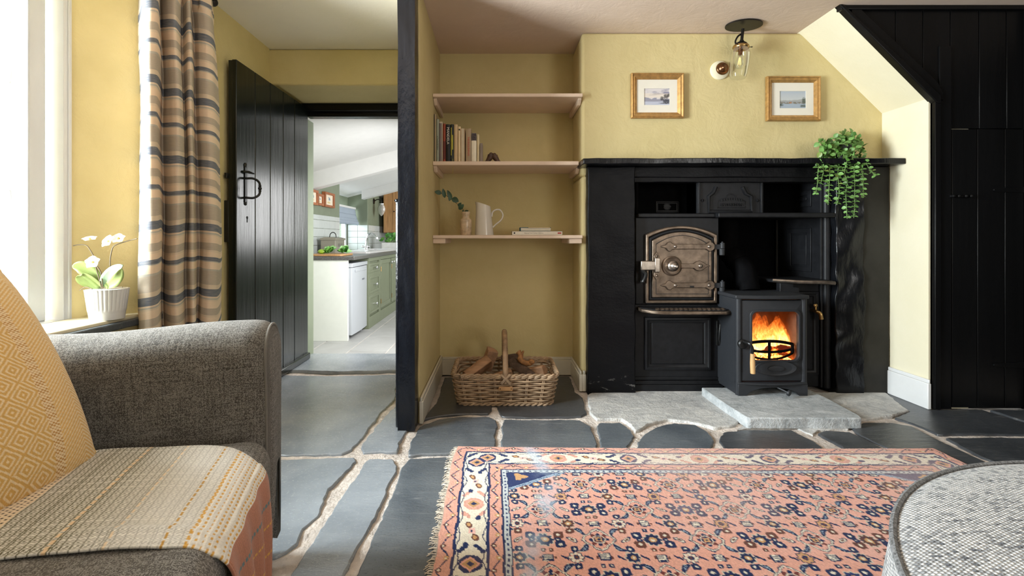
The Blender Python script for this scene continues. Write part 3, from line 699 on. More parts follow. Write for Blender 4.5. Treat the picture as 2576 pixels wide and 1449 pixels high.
g = G(); g.box(rx(1800), rx(1814), YR - .016, YR + .004, rz(868), rz(805)); g.ball((rx(1807), YR - .022, rz(833)), .012, 10); g.tube([(rx(1807), YR - .025, rz(812)), (rx(1803), YR - .03, rz(850)), (rx(1808), YR - .02, rz(866))], .007, 8)
g.build('door_catch', m_wire, rg, bevel=.002)
g = G(); g.box(rx(1808), rx(1817), YR - .006, YR + .004, rz(970), rz(872)); g.build('hinge_rail', m_iron, rg, bevel=.003)
# ledge under the oven door
def zl(y): return .512
lx0, lx1 = rx(1602), rx(1826)
g = G(); pl = [(lx0, YR + .01), (lx0, 2.66), (lx0 + .045, 2.60), (lx0 + .10, 2.575), (lx1 - .08, 2.572), (lx1 - .02, 2.62), (lx1, 2.67), (lx1, YR + .01)]
g.prism(pl, 'z', .488, .508); ld = g.build('ledge', m_bronze, rg, bevel=.005, fix=True)
g = G(); g.prism([(lerp(a, (lx0 + lx1) / 2, .035), b + .010 if b < 2.7 else b) for a, b in pl], 'z', .507, .512); g.build('ledge_top', m_iron, ld, bevel=.002, fix=True)
g = G()
for i in range(15):
    for j in range(2):
        cx = lerp(lx0 + .075, lx1 - .06, (i + .5 * j) / 15); cy = 2.605 + j * .035
        g.tube([(cx + .011 * math.cos(a), cy + .014 * math.sin(a), .513) for a in [2 * math.pi * k / 10 for k in range(10)]], .0028, 5, True)
o = g.build('ledge_scrollwork', m_bronze, ld); 
# oven door frame and door
def arch(x0, x1, z0, zs, rise, n=16, ins=0.0):
    pts = [(x0 + ins, z0 + ins), (x1 - ins, z0 + ins)]
    for i in range(n + 1):
        t = i / n; x = lerp(x1 - ins, x0 + ins, t); pts.append((x, zs - ins + rise * (1 - (2 * t - 1) ** 2) * 1.0))
    return pts
ax0, ax1, az0, azs, ar = rx(1622), rx(1800), rz(762), rz(590), .052
g = G(); g.ring(arch(ax0, ax1, az0, azs, ar), arch(ax0, ax1, az0, azs, ar, ins=.018), 'y', YR - .024, YR + .006)
g.build('oven_door_frame', m_bronze, rg, bevel=.006, label='worn steel arched rim around the oven door')
g = G(); g.ring(arch(ax0, ax1, az0, azs, ar, ins=.021), arch(ax0, ax1, az0, azs, ar, ins=.034), 'y', YR - .020, YR + .006); g.build('oven_door_rim', m_iron, rg, bevel=.003)
g = G(); g.prism(arch(ax0, ax1, az0, azs, ar, ins=.036), 'y', YR - .030, YR + .006); od = g.build('oven_door', m_bronze, rg, bevel=.004, fix=True, label='bronze coloured steel oven door')
g = G(); g.ring(arch(ax0, ax1, az0, azs, ar, ins=.056), arch(ax0, ax1, az0, azs, ar, ins=.0595), 'y', YR - .0305, YR - .029); g.build('groove', m_black, od)
def strap(name, x0, x1, zc, left_spear=True, hinge=True):
    hw = .0155; x0 += .01
    P = [(x0 - .03, zc), (x0 - .02, zc + .006), (x0, zc + .010), (x0 + .012, zc + .026), (x0 + .026, zc + .030), (x0 + .036, zc + .020), (x0 + .046, zc + hw), (x1 - .052, zc + hw), (x1 - .042, zc + .022), (x1 - .028, zc + .031), (x1 - .012, zc + .024), (x1, zc + .012)]
    poly = P + [(x, 2 * zc - z) for x, z in P[::-1][:-1]]
    g = G(); g.prism(poly, 'y', YR - .043, YR - .029); s = g.build(name, m_bronze, od, bevel=.0035, fix=True)
    return s
for zc in (rz(620), rz(716)):
    strap('strap_hinge', rx(1665), rx(1790), zc)
    for px in (1692, 1776):
        g = G(); g.ball((rx(px), YR - .044, zc), .010, 12, (1, .7, 1)); g.build('rivet', m_steel, od)
    g = G(); g.box(rx(1782), rx(1808), YR - .034, YR - .020, zc - .017, zc + .013); g.tube([(rx(1811), YR - .03, zc + .022), (rx(1811), YR - .03, zc - .012)], .0135, 12); g.tube([(rx(1810), YR - .03, zc - .013), (rx(1810), YR - .03, zc - .052)], [.0165, .0145], 12); g.ball((rx(1811), YR - .03, zc + .024), .007, 8)
    g.build('hinge_knuckle', m_stove, rg, bevel=.002)
zc = rz(668)
P = [(rx(1706), zc + .014), (rx(1738), zc + .014), (rx(1744), zc + .026), (rx(1753), zc + .032), (rx(1762), zc + .022), (rx(1770), zc + .008), (rx(1780), zc)]
g = G(); g.prism(P + [(x, 2 * zc - z) for x, z in P[::-1][1:]], 'y', YR - .043, YR - .029); g.build('latch_bar', m_bronze, od, bevel=.0035, fix=True)
MY = basis(Vector((1, 0, 0)), Vector((0, 0, 1)), Vector((0, -1, 0)), Vector((0, 0, 0)))
g = G(); g.lathe([(.060, 0), (.060, .008), (.052, .013), (.045, .009), (.0, .009)], (rx(1685), YR - .029, zc), 28, MY); g.build('latch_boss', m_bronze, od)
g = G(); g.lathe([(.030, 0), (.032, .012), (.026, .018), (.022, .020), (.024, .034), (.016, .044), (.012, .046), (.013, .054), (.006, .062), (0.0001, .062)], (rx(1686), YR - .040, zc), 24, MY); g.build('latch_knob', m_steel, od, label='polished turned latch knob')
g = G(); g.ball((rx(1754), YR - .045, zc), .013, 12, (1, .7, 1)); g.build('rivet', m_steel, od)
g = G(); g.box(rx(1640), rx(1652), YR - .058, YR - .029, rz(683), rz(648)); g.build('latch_keeper', m_steel, od, bevel=.003)
for s_ in (-1, 1):
    zz = zc + s_ * .058
    g = G(); g.prism([(rx(1640), zc + s_ * .038), (rx(1652), zc + s_ * .038), (rx(1653), zz), (rx(1646), zz + s_ * .026), (rx(1639), zz)], 'y', YR - .042, YR - .029); g.ball((rx(1646), YR - .043, zz), .009, 10); g.build('keeper_finial', m_bronze, od, bevel=.002, fix=True)
g = G(); g.box(rx(1606), rx(1642), YR - .052, YR - .030, rz(679), rz(655)); g.build('latch_tongue', m_steel, od, bevel=.006)
g = G(); g.tube(smoothpath([(rx(1610), YR - .040, rz(678)), (rx(1618), YR - .050, rz(688)), (rx(1614), YR - .036, rz(705)), (rx(1609), YR - .03, rz(708))], 5), .011, 8); g.build('latch_hook', m_wire, rg)
g = G(); g.box(rx(1728), rx(1738), YR - .0445, YR - .040, rz(721), rz(717)); g.build('slot', m_black, od)
# shelf bars, upper compartment, name plate
g = G(); g.box(rx(1603), rx(1805), YR - .016, 3.1, rz(547), rz(537)); g.build('shelf_bar', m_iron, rg, bevel=.005, seg=3)
g = G(); g.box(rx(1797), rx(2086), YR - .055, 3.16, rz(548), rz(536)); g.build('shelf_bar', m_iron, rg, bevel=.007, seg=3)
g = G(); g.box(rx(1600), rx(1606), YR, 3.1, rz(537), rz(455)); g.box(rx(1606), rx(1760), 2.93, 2.96, rz(537), 1.285); g.build('left_recess', m_soot, rg, bevel=.002)
g = G(); moulding(g, 1.02, 1.17, 1.085, 1.16, 2.93, .018, .008); g.build('recess_moulding', m_iron, rg, fix=True)
g = G(); g.lathe([(.024, 0), (.024, .004), (.016, .006), (.0001, .004)], (1.095, 2.932, 1.125), 18, MY); g.box(1.072, 1.118, 2.922, 2.93, 1.122, 1.128); g.build('vent', m_iron, rg)
g = G(); g.box(rx(1756), rx(1922), YR + .012, YR + .03, rz(537), 1.285); np_ = g.build('name_plate', m_iron, rg, bevel=.002, label='name plate with raised lettering ULVERSTON')
g = G()
for q in (1757, 1915):
    g = G(); g.box(rx(q), rx(q + 6), YR + .002, YR + .014, rz(537), rz(458)); g.build('plate_edge', m_iron, np_, bevel=.003)
for q in (1769, 1908):
    g = G(); g.ball((rx(q), YR + .012, rz(504)), .010, 8); g.build('plate_bolt', m_iron, np_)
g = G()
pth = [(1785, 494), (1785, 532), (1892, 532), (1892, 494), (1876, 485), (1869, 470)]
g.tube([(rx(a), YR + .010, rz(b)) for a, b in [(1803, 470), (1797, 484), (1785, 494), (1785, 532), (1892, 532), (1892, 494), (1878, 486), (1870, 470)]], .012, 8)
g.build('plate_moulding', m_iron, np_)
g = G(); cart = [(1808, 522), (1877, 522), (1877, 506), (1866, 500), (1854, 497), (1850, 490), (1840, 487), (1831, 491), (1828, 498), (1818, 500), (1808, 506)]
g.tube([(rx(a), YR + .012, rz(b)) for a, b in cart], .0035, 6, True); g.build('cartouche', m_iron, np_)
text('raised_lettering', 'ULVERSTON', .024, basis(Vector((1, 0, 0)), Vector((0, 0, 1)), Vector((0, -1, 0)), Vector((rx(1842), YR + .010, rz(515)))), m_iron, np_, .004)
g = G()
for i in range(9):
    a = lerp(-1, 1, i / 8); g.box(rx(1842 + a * 25) - .003, rx(1842 + a * 25) + .003, YR + .007, YR + .013, rz(503 + 4 * a * a), rz(497 + 4 * a * a))
g.build('raised_ornament', m_iron, np_)
g = G(); g.box(rx(1922), 2.02, 2.96, 3.0, rz(537), 1.285); g.build('right_recess', m_soot, rg)
# fire cavity: back, flue pipe, angled side panels
g = G(); g.box(rx(1808), 1.94, 3.14, 3.18, 0.03, rz(548)); g.build('back_plate', m_soot, rg)
g = G(); g.tube([(1.925, 3.13, .66), (1.925, 3.13, rz(548))], .010, 8); g.build('back_rib', m_iron, rg)
def angled(z0, z1, name):
    A, B = Vector((1.93, 3.14, 0)), Vector((1.985, 2.76, 0))
    d = (B - A).normalized(); nr = Vector((-abs(d.y), -d.x * 0, 0)); 
    M = basis(d, Vector((0, 0, 1)), d.cross(Vector((0, 0, 1))), A)
    L = (B - A).length
    g = G(); g.box(0, L, z0, z1, -.02, 0, M)
    o = g.build(name, m_iron, rg, fix=True)
    g = G(); w = .03; x0, x1 = .10, L - .09; a, b = z0 + .05, z1 - .06
    g.ring([(x0, a), (x1, a), (x1, b), (x0, b)], [(x0 + w, a + w), (x1 - w, a + w), (x1 - w, b - w), (x0 + w, b - w)], 'z', -.002, .008, M=M)
    g.box(x0 + w + .01, x1 - w - .01, a + w + .01, b - w - .01, -.002, .004, M)
    q = g.build('raised_panel', m_iron, o, bevel=.003, fix=True)
angled(.66, rz(548), 'side_panel'); angled(rz(537), 1.285, 'side_panel')
g = G(); g.tube([(1.992, 2.752, .02), (1.992, 2.752, 1.28)], .022, 10); g.tube([(1.965, 2.757, .02), (1.965, 2.757, 1.28)], .008, 8); g.build('pilaster', m_iron, rg)
g = G(); g.tube(smoothpath([(1.48, 2.92, rz(548)), (1.48, 2.92, .86), (1.50, 2.88, .80), (1.53, 2.82, .72), (1.535, 2.78, .60)], 5), .066, 18); g.tube([(1.505, 2.87, .79), (1.512, 2.855, .77)], .071, 18); g.build('flue_pipe', m_soot, rg)
g = G(); g.prism([(1.62, 2.95), (1.66, 2.74), (1.80, 2.665), (1.965, 2.655), (1.975, 2.95)], 'z', .655, .675); hob = g.build('hob_ledge', m_iron, rg, bevel=.006, fix=True)
g = G(); g.tube(smoothpath([(1.66, 2.737, .668), (1.74, 2.68, .667), (1.80, 2.658, .666), (1.90, 2.650, .665), (1.965, 2.648, .660)], 6), .012, 8); g.build('hob_rail', m_steel, hob, label='polished steel edge of the hob')
g = G(); g.prism([(1.68, .655), (1.76, .655), (1.76, .635), (1.795, .630), (1.795, .58), (1.68, .58)], 'y', 2.70, 2.74); g.build('hob_bracket', m_iron, rg, bevel=.004, fix=True)
g = G(); g.box(1.72, 1.99, 2.77, 2.79, 0.02, .655); lp2 = g.build('boiler_panel', m_iron, rg)
g = G(); moulding(g, 1.735, 1.955, .09, .60, 2.77, .035, .012); g.build('boiler_moulding', m_iron, lp2, fix=True)
g = G(); tx, tz = rx(2049), rz(782)
g.tube(smoothpath([(tx, 2.77, tz), (tx, 2.73, tz), (tx + .012, 2.715, tz - .012), (tx + .018, 2.712, tz - .045)], 5), [.011] * 10 + [.012] * 6, 10); g.tube([(tx, 2.735, tz), (tx, 2.735, tz + .03)], [.008, .006], 8); g.ball((tx, 2.735, tz + .034), .012, 10, (1.2, .6, 1))
g.build('boiler_tap', m_brass, rg, label='small brass tap on the right panel')

# ================================================================ HEARTH SLAB AND STOVE
hs = [(1.195, 2.66), (1.20, 2.40), (1.215, 2.215)] + [(lerp(1.23, 1.77, i / 26), 2.207 + .006 * mnoise.noise((i * .9, 1, 0)) + .005 * mnoise.noise((i * .33, 5, 0))) for i in range(27)] + [(1.785, 2.24), (1.80, 2.45), (1.80, 2.66)]
g = G(); g.prism(hs, 'z', -.005, .050); o = g.build('hearth_slab', m_hearth, bevel=.006, seg=2, fix=True); tag(o, 'thick grey riven stone slab the small stove stands on', 'hearth slab')
rough(o, .0, 30)
st = thing('wood_stove', 'small charcoal wood burning stove with a lit fire behind its window', 'stove', (1.525, 2.62, .05))
SX0, SX1, SY, SZ0 = 1.334, 1.718, 2.508, .05
scx = (SX0 + SX1) / 2
def bow(p): return .022 * ((p[0] - scx) / .19) ** 2
# carcass as an open shell
g = G(); g.box(SX0, SX0 + .012, SY + .03, 2.80, SZ0, .585); g.build('side_plate', m_stove, st, bevel=.005)
g = G(); g.box(SX1 - .012, SX1, SY + .03, 2.80, SZ0, .585); g.build('side_plate', m_stove, st, bevel=.005)
g = G(); g.box(SX0 + .012, SX1 - .012, 2.788, 2.80, SZ0 + .02, .585); g.build('back_plate', m_stove, st)
for q in (SX0 + .012, SX1 - .012):
    g = G(); g.tube([(q, SY + .028, SZ0), (q, SY + .028, .585)], .017, 10); g.build('corner_post', m_stove, st)
tp = [(SX0 - .012, 2.80)] + [(lerp(SX0 - .012, SX1 + .012, i / 14), SY - .012 + bow((lerp(SX0, SX1, i / 14), 0))) for i in range(15)] + [(SX1 + .012, 2.80)]
g = G(); g.prism(tp, 'z', .585, .606); g.build('top_plate', m_stove, st, bevel=.005, fix=True)
DX0, DX1, DZ0, DZ1 = SX0 + .018, SX1 - .006, .128, .577
def dense(x0, x1, z0, z1, r, n=7): return rrect(x0, x1, z0, z1, r, n)
def resample(poly, n):
    L = [0]; m = len(poly)
    for i in range(m): L.append(L[-1] + math.dist(poly[i], poly[(i + 1) % m]))
    out = []; k = 0
    for i in range(n):
        t = L[-1] * i / n
        while L[k + 1] < t: k += 1
        f_ = (t - L[k]) / max(1e-9, L[k + 1] - L[k]); a, b = poly[k % m], poly[(k + 1) % m]
        out.append((lerp(a[0], b[0], f_), lerp(a[1], b[1], f_)))
    return out
WX0, WX1, WZ0, WZ1 = (1890 - CX) * SY / F, (2016 - CX) * SY / F, H - (908 - CY) * SY / F, H - (783 - CY) * SY / F
def win(ins=0):
    base = dense(WX0 + ins, WX1 - ins, WZ0 + ins, WZ1 - ins, .028)
    return [(x, z + (.010 if z > (WZ0 + WZ1) / 2 else -.012) * (1 - ((x - (WX0 + WX1) / 2) / ((WX1 - WX0) / 2)) ** 2)) for x, z in base]
outer = dense(DX0, DX1, DZ0, DZ1, .012)
g = G(); g.ring(outer, win(0), 'y', SY + .0, SY + .03, bow); dr = g.build('stove_door', m_stove, st, bevel=.004, fix=True)
g = G(); g.ring(win(-.004), win(.008), 'y', SY - .006, SY + .012, bow); g.build('window_rim', m_stove, dr, bevel=.003, fix=True)
g = G(); g.lathe([(.115, 0), (.112, .003), (.02, -.010), (.0001, -.010)], (scx + .012, SY + .002, .205), 32, basis(Vector((1, 0, 0)), Vector((0, 0, .36)), Vector((0, -1, 0)), Vector((0, 0, 0)))); g.build('oval_recess', m_stove, dr)
g = G(); g.lathe([(.045, 0), (.044, .003), (.038, .004), (.0001, .003)], (scx + .012, SY - .001, .203), 28, basis(Vector((1, 0, 0)), Vector((0, 0, .34)), Vector((0, -1, 0)), Vector((0, 0, 0)))); g.build('oval_badge', m_stove, dr)
g = G(); wl_ = win(.006); c_ = ((WX0 + WX1) / 2, (WZ0 + WZ1) / 2); n_ = len(wl_)
g.v = [(x, SY + .016 + bow((x, z)), z) for x, z in wl_] + [(c_[0], SY + .016 + bow(c_), c_[1])]; g.f = [(i, (i + 1) % n_, n_) for i in range(n_)]
g.build('stove_glass', m_pane, dr)
# air wash lip, arched base, riddling knob
lip = [(lerp(SX0, SX1, i / 16), SY - .014 + bow((lerp(SX0, SX1, i / 16), 0))) for i in range(17)]
g = G(); g.prism([(SX0, SY + .05)] + lip + [(SX1, SY + .05)], 'z', .112, .124); g.build('lip', m_stove, st, bevel=.004, fix=True)
ap = [(SX0, SZ0), (SX0 + .045, SZ0)] + [(lerp(SX0 + .045, SX1 - .045, i / 16), SZ0 + .045 * (1 - (2 * i / 16 - 1) ** 2) ** .6) for i in range(1, 16)] + [(SX1 - .045, SZ0), (SX1, SZ0), (SX1, .114), (SX0, .114)]
g = G(); g.prism(ap, 'y', SY + .006, SY + .026); g.build('arched_base', m_stove, st, bevel=.003, fix=True)
g = G(); g.box(SX0 + .012, SX1 - .012, SY + .03, 2.79, .114, .120); g.build('ash_floor', m_stove, st)
g = G(); k0 = Vector((scx + .02, SY + .02, .098)); k1 = Vector((scx + .055, SY - .035, .083)); g.tube([k0, k1], .005, 8); g.build('riddling_rod', m_stove, st)
g = G(); d_ = (k1 - k0).normalized(); g.tube([k1, k1 + d_ * .012], .0165, 14); g.build('riddling_knob', m_stove, st, bevel=.002)
# handle
hx = (1880 - CX) * (SY - .02) / F; hz = H - (866 - CY) * SY / F
g = G(); g.lathe([(.026, 0), (.026, .012), (.02, .018), (.0001, .018)], (hx - .012, SY + .012, hz), 18, MY); g.tube(smoothpath([(hx - .012, SY - .005, hz + .015), (hx, SY - .04, hz + .012), (hx + .012, SY - .048, hz - .01), (hx + .012, SY - .048, hz - .04)], 5), .008, 8); g.build('handle_pivot', m_wire, dr)
g = G(); g.tube([(hx + .012, SY - .048, hz - .04), (hx + .013, SY - .048, hz - .09), (hx + .014, SY - .049, hz - .148)], [.0105, .013, .0125], 14); g.build('wooden_handle', simple('ash_wood', (.62, .38, .17), .4, var=.15, vs=14, stretch=(4, 4, .5)), dr, bevel=.002, label='pale wooden door handle grip')
# firebox and fire
m_brick = simple('reddish_firebrick', (.20, .085, .04), .9, var=.3, vs=14, bump=.3, bs=50)  # plain reddish brown brick colour without emission
g = G(); g.box(SX0 + .03, SX1 - .03, 2.745, 2.785, .124, .58); g.box(SX0 + .014, SX0 + .034, SY + .05, 2.785, .124, .58); g.box(SX1 - .034, SX1 - .014, SY + .05, 2.785, .124, .58); g.box(SX0 + .03, SX1 - .03, SY + .05, 2.785, .56, .58); g.build('firebricks', m_brick, st)
m_char = NT('glowing_log'); o_ = m_char.obj(); cr = m_char.ramp(m_char.noise(o_, 26, 4), [(.46, (0, 0, 0)), (.66, (1, 1, 1))])
m_char = m_char.set(col=(.02, .012, .008), rough=.9, em=m_char.mix(cr, (.5, .03, .0), (1.0, .30, .04)), ems=m_char.math('MULTIPLY_ADD', cr, 5.0, .25))
m_ember = NT('embers'); cr = m_ember.ramp(m_ember.noise(m_ember.obj(), 70, 3), [(.36, (0, 0, 0)), (.62, (1, 1, 1))])
m_ember = m_ember.set(col=(.03, .02, .015), rough=.9, em=m_ember.mix(cr, (.7, .04, .0), (1.0, .36, .07)), ems=m_ember.math('MULTIPLY_ADD', cr, 9.0, .3))
g = G(); g.grid(lambda u, v: (lerp(SX0 + .04, SX1 - .04, u), lerp(SY + .07, 2.74, v), .225 + .03 * mnoise.noise((u * 9, v * 7, 2)) + .04 * math.sin(math.pi * u) * math.sin(math.pi * v)), 34, 22); e_ = g.build('ember_bed', m_ember, st)
for (a, b, r) in (((1.40, 2.62, .275), (1.60, 2.70, .30), .032), ((1.46, 2.70, .30), (1.67, 2.60, .275), .030), ((1.43, 2.66, .33), (1.63, 2.67, .335), .028)):
    g = G(); P = [Vector(a).lerp(Vector(b), t / 8) for t in range(9)]; g.tube(P, [r * (1 + .15 * mnoise.noise(p * 30)) for p in P], 10); g.build('burning_log', m_char, st)
# guard bar: two curved rails with uprights
def gb(z, dz): return [(lerp(SX0 + .055, SX1 - .045, i / 12), SY + .045 + bow((lerp(SX0, SX1, i / 12), 0)), z + dz * (1 - (2 * i / 12 - 1) ** 2)) for i in range(13)]
g = G(); g.tube(gb(.322, .022), .0085, 8); g.tube(gb(.295, -.012), .0075, 8); g.tube(gb(.272, -.030), .006, 8)
for x, a, b in ((scx + .002, .344, .24), (SX0 + .07, .325, .28), (SX1 - .06, .325, .28)): g.tube([(x, SY + .045, a), (x, SY + .045, b)], .0075, 8)
g.build('log_guard', m_soot, st)
# flames: closed tapering tongues of burning gas
def flame_mat():
    k = NT('flame'); sep = k.n('ShaderNodeSeparateXYZ', {0: k.obj()}); z = sep.outputs[2]
    t = k.math('DIVIDE', k.math('SUBTRACT', z, .28), .24)
    nz = k.noise(k.vmul(k.obj(), (1, 1, .35)), 34, 4, .6, 1.2)
    t2 = k.math('ADD', t, k.math('MULTIPLY', k.math('SUBTRACT', nz, .5), 1.0))
    c = k.ramp(t2, [(0.0, (1.0, .58, .20)), (.30, (1.0, .36, .06)), (.62, (1.0, .15, .012)), (1.0, (.8, .06, .0))])
    em = k.n('ShaderNodeEmission', {0: c, 1: k.math('MULTIPLY', k.ramp(t2, [(0, (1, 1, 1)), (.45, (.40, .40, .40)), (1.0, (.05, .05, .05))]), 4.6)})
    tr = k.n('ShaderNodeBsdfTransparent')
    lw = k.n('ShaderNodeLayerWeight', {'Blend': .35}).outputs['Facing']
    al = k.math('MULTIPLY', k.ramp(t2, [(0, (1, 1, 1)), (.40, (.6, .6, .6)), (.85, (.0, .0, .0))]), k.math('POWER', k.math('SUBTRACT', 1.0, lw), 1.6))
    mx = k.n('ShaderNodeMixShader', {0: al, 1: tr.outputs[0], 2: em.outputs[0]}); k.link(mx.outputs[0], k.out.inputs[0]); return k.m
m_flame = flame_mat()
for (x, y, w, h, lean) in ((1.435, 2.66, .045, .14, .01), (1.475, 2.64, .04, .115, -.01), (1.54, 2.67, .055, .185, .03), (1.60, 2.65, .045, .13, .012), (1.655, 2.66, .042, .17, .0), (1.51, 2.62, .035, .10, .02), (1.57, 2.71, .05, .19, -.02), (1.41, 2.69, .035, .16, .006), (1.63, 2.70, .05, .15, .02), (1.675, 2.72, .045, .18, .0), (1.665, 2.64, .035, .11, .01), (1.69, 2.69, .03, .13, -.01)):
    g = G(); P = []; Rr = []
    for i in range(13):
        t = i / 12; P.append((x + lean * t + .010 * mnoise.noise((x * 30, t * 4, 1)), y + .006 * mnoise.noise((x * 50, t * 4, 7)), .285 + h * t)); Rr.append(max(.0006, w * (math.sin(math.pi * min(1, t * .62 + .30)) ** 1.4)))
    g.tube(P, Rr, 12); g.build('flame', m_flame, st)

# ================================================================ ALCOVE SHELVES
def shelf(name_label, zt, th, yf, bracket):
    o = None
    mid = 1.2 < zt < 1.5
    g = G(); g.prism([(-.384, 3.079), (-.384, yf), (.490, yf - .004)] + ([(.490, 2.805)] if mid else [(.513, yf - .004)]) + [(.513, 2.805), (.513, 3.079)], 'z', zt - th, zt)
    o = g.build('alcove_shelf', m_shelf, bevel=.003, fix=True)
    tag(o, name_label, 'shelf', 'pink cream shelves in the alcove')
    zb = zt - th
    for s_, x in ((1, -.384), (-1, .511)):
        g = G()
        if bracket == 'batten':
            g.prism([((2.81 if mid and s_ < 0 else yf + .02), zb), (3.078, zb), (3.078, zb - .034), ((2.84 if mid and s_ < 0 else yf + .055), zb - .034), ((2.81 if mid and s_ < 0 else yf + .02), zb - .008)], 'x', x, x + s_ * .022)
        else:
            g.box(min(x, x + s_ * .075), max(x, x + s_ * .075), yf + .01, 3.078, zb - .030, zb)
        g.build('shelf_batten', m_shelf, o, bevel=.003, fix=True)
    return o
YF = 2.722
shelf('top alcove shelf, empty, in pale pink cream paint', H + (600 - 235) * YF / F, .021, YF, 'batten')
ZS2 = H + (600 - 405.5) * YF / F
shelf('middle alcove shelf holding the row of books', ZS2, .024, YF, 'batten')
ZS3 = H + (600 - 591.5) * YF / F
shelf('lowest alcove shelf holding the white jug', ZS3, .020, YF, 'block')

# ---- standing books
YB = 2.775
def bx(px): return (px - CX) * YB / F
def bz(py): return H - (py - CY) * YB / F
m_paper = simple('book_paper', (.62, .54, .40), .9, var=.05, vs=40, stretch=(1, 1, 1))
def cloth(name, rgb): return simple(name, srgb(*rgb), .55, var=.06, vs=30)
BOOKS = [
 (1092.0, 1097.0, 287, (168, 148, 116), 'tallest book, thin tan spine against the left wall of the alcove', None),
 (1097.4, 1104.4, 299.5, (150, 156, 140), 'tall grey green book second from the alcove wall', ('In Trust for the Nation', (70, 76, 70), .0145, .55)),
 (1105.0, 1113.6, 306, (128, 116, 116), 'grey mauve book with a pale page edge', None),
 (1114.2, 1121.0, 311, (150, 66, 40), 'thin rust red and maroon book', None),
 (1121.4, 1132.4, 312.6, (22, 22, 24), 'black book with MANDELA in white capitals on its spine', ('MANDELA', (225, 220, 210), .0215, .30)),
 (1133.0, 1141.6, 312.6, (34, 40, 34), 'dark green book with yellow lettering on its spine', None),
 (1142.2, 1151.4, 313, (205, 178, 138), 'tan book right of the dark green one', None),
 (1152.2, 1158.8, 318, (228, 205, 165), 'narrow cream book with a dark spot near its top', None),
 (1159.6, 1169.0, 322, (205, 170, 130), 'book shelved with its tan page edges facing out', None),
 (1171.4, 1185.4, 323.4, (168, 146, 118), 'thick grey beige book with red capitals down its spine', ('THE ENGLISHMAN', (190, 62, 44), .0165, .52)),
 (1186.0, 1198.6, 334.8, (236, 228, 208), 'white book with a dark picture at the top of its spine', None),
 (1199.4, 1205.8, 337.8, (214, 198, 160), 'narrow cream book near the right end of the row', None),
 (1206.6, 1214.2, 360.2, (140, 126, 116), 'short grey book at the right end of the row'  , None)]
for i, (a, b, top, rgb, lab, tx) in enumerate(BOOKS):
    x0, x1, z0, z1 = bx(a) + .0004, bx(b) - .0004, ZS2 + .0005, bz(top)
    dp = min(.255, (z1 - z0) * .68); yb = YB + dp
    r = thing('book', lab, 'book', ((x0 + x1) / 2, YB + dp / 2, z0), 'books standing on the middle shelf')
    mt = cloth('book_cover_%d' % i, rgb)
    ct = .0018
    if i == 8:   # page edges forward
        g = G(); g.box(x0 + ct, x1 - ct, YB + .003, yb - .004, z0 + .002, z1 - .002); g.build('pages', m_paper, r)
        g = G(); g.box(x0, x0 + ct, YB, yb, z0, z1); g.box(x1 - ct, x1, YB, yb, z0, z1); g.box(x0, x1, yb - ct, yb, z0, z1); g.build('cover', mt, r)
        continue
    g = G(); n = 6
    sp = [(lerp(x0, x1, k / n), YB + .0035 * (2 * k / n - 1) ** 2) for k in range(n + 1)]
    g.prism(sp + [(x1, yb), (x1 - ct, yb), (x1 - ct, YB + .006), (x0 + ct, YB + .006), (x0 + ct, yb), (x0, yb)], 'z', z0, z1)
    g.build('cover', mt, r, fix=True)
    g = G(); g.box(x0 + ct, x1 - ct, YB + .006, yb - .004, z0 + .003, z1 - .003); g.build('pages', m_paper, r)
    cx = (x0 + x1) / 2
    MT = lambda z: basis(Vector((0, 0, -1)), Vector((1, 0, 0)), Vector((0, -1, 0)), Vector((cx, YB - .0006, z)))
    if tx:
        body, c, sz, frac = tx
        ink = simple('ink_%d' % i, srgb(*c), .6, var=0)
        text('spine_title', body, sz, MT(z1 - (z1 - z0) * (frac if i != 4 else .30)), ink, r, .0002, font_w=(1.05 if i == 4 else (.86 if i == 9 else .62)))
    if i == 5:
        ink = simple('ink_y', srgb(214, 206, 70), .6, var=0)
        g = G(); g.box(cx + .001, cx + .0055, YB - .0006, YB, z1 - .155, z1 - .065); g.box(cx - .0065, cx - .003, YB - .0006, YB, z1 - .19, z1 - .02); g.box(cx + .004, cx + .0055, YB - .0006, YB, z1 - .30, z1 - .21); g.build('spine_lettering_band', ink, r)
    if i == 7:
        g = G(); g.tube([(cx, YB - .0008, z1 - .02), (cx, YB, z1 - .02)], .005, 10); g.build('spine_spot', m_black, r)
    if i == 2:
        g = G(); g.box(x0, x1, YB - .0006, YB + .004, z1 - .009, z1); g.box(x1 - .004, x1, YB - .0006, YB + .004, z0, z1 - .009); g.build('pale_edge', m_paper, r)
    if i == 3:
        g = G(); g.box(x0 + .001, x1 - .001, YB - .0006, YB + .003, z0 + .02, z0 + .13); g.build('spine_label', cloth('maroon_label', (96, 34, 26)), r)
    if i == 10:
        g = G(); g.box(x0 + .0005, x1 - .0005, YB - .0006, YB + .003, z1 - .045, z1 - .001); g.build('spine_picture', simple('dark_spine_picture', (.06, .045, .05), .6, var=1.0, vs=160), r)
    if i == 0:
        g = G(); g.box(x0, x0 + .0025, YB - .0008, YB + .004, z0, z1); g.build('spine_edge', m_black, r)
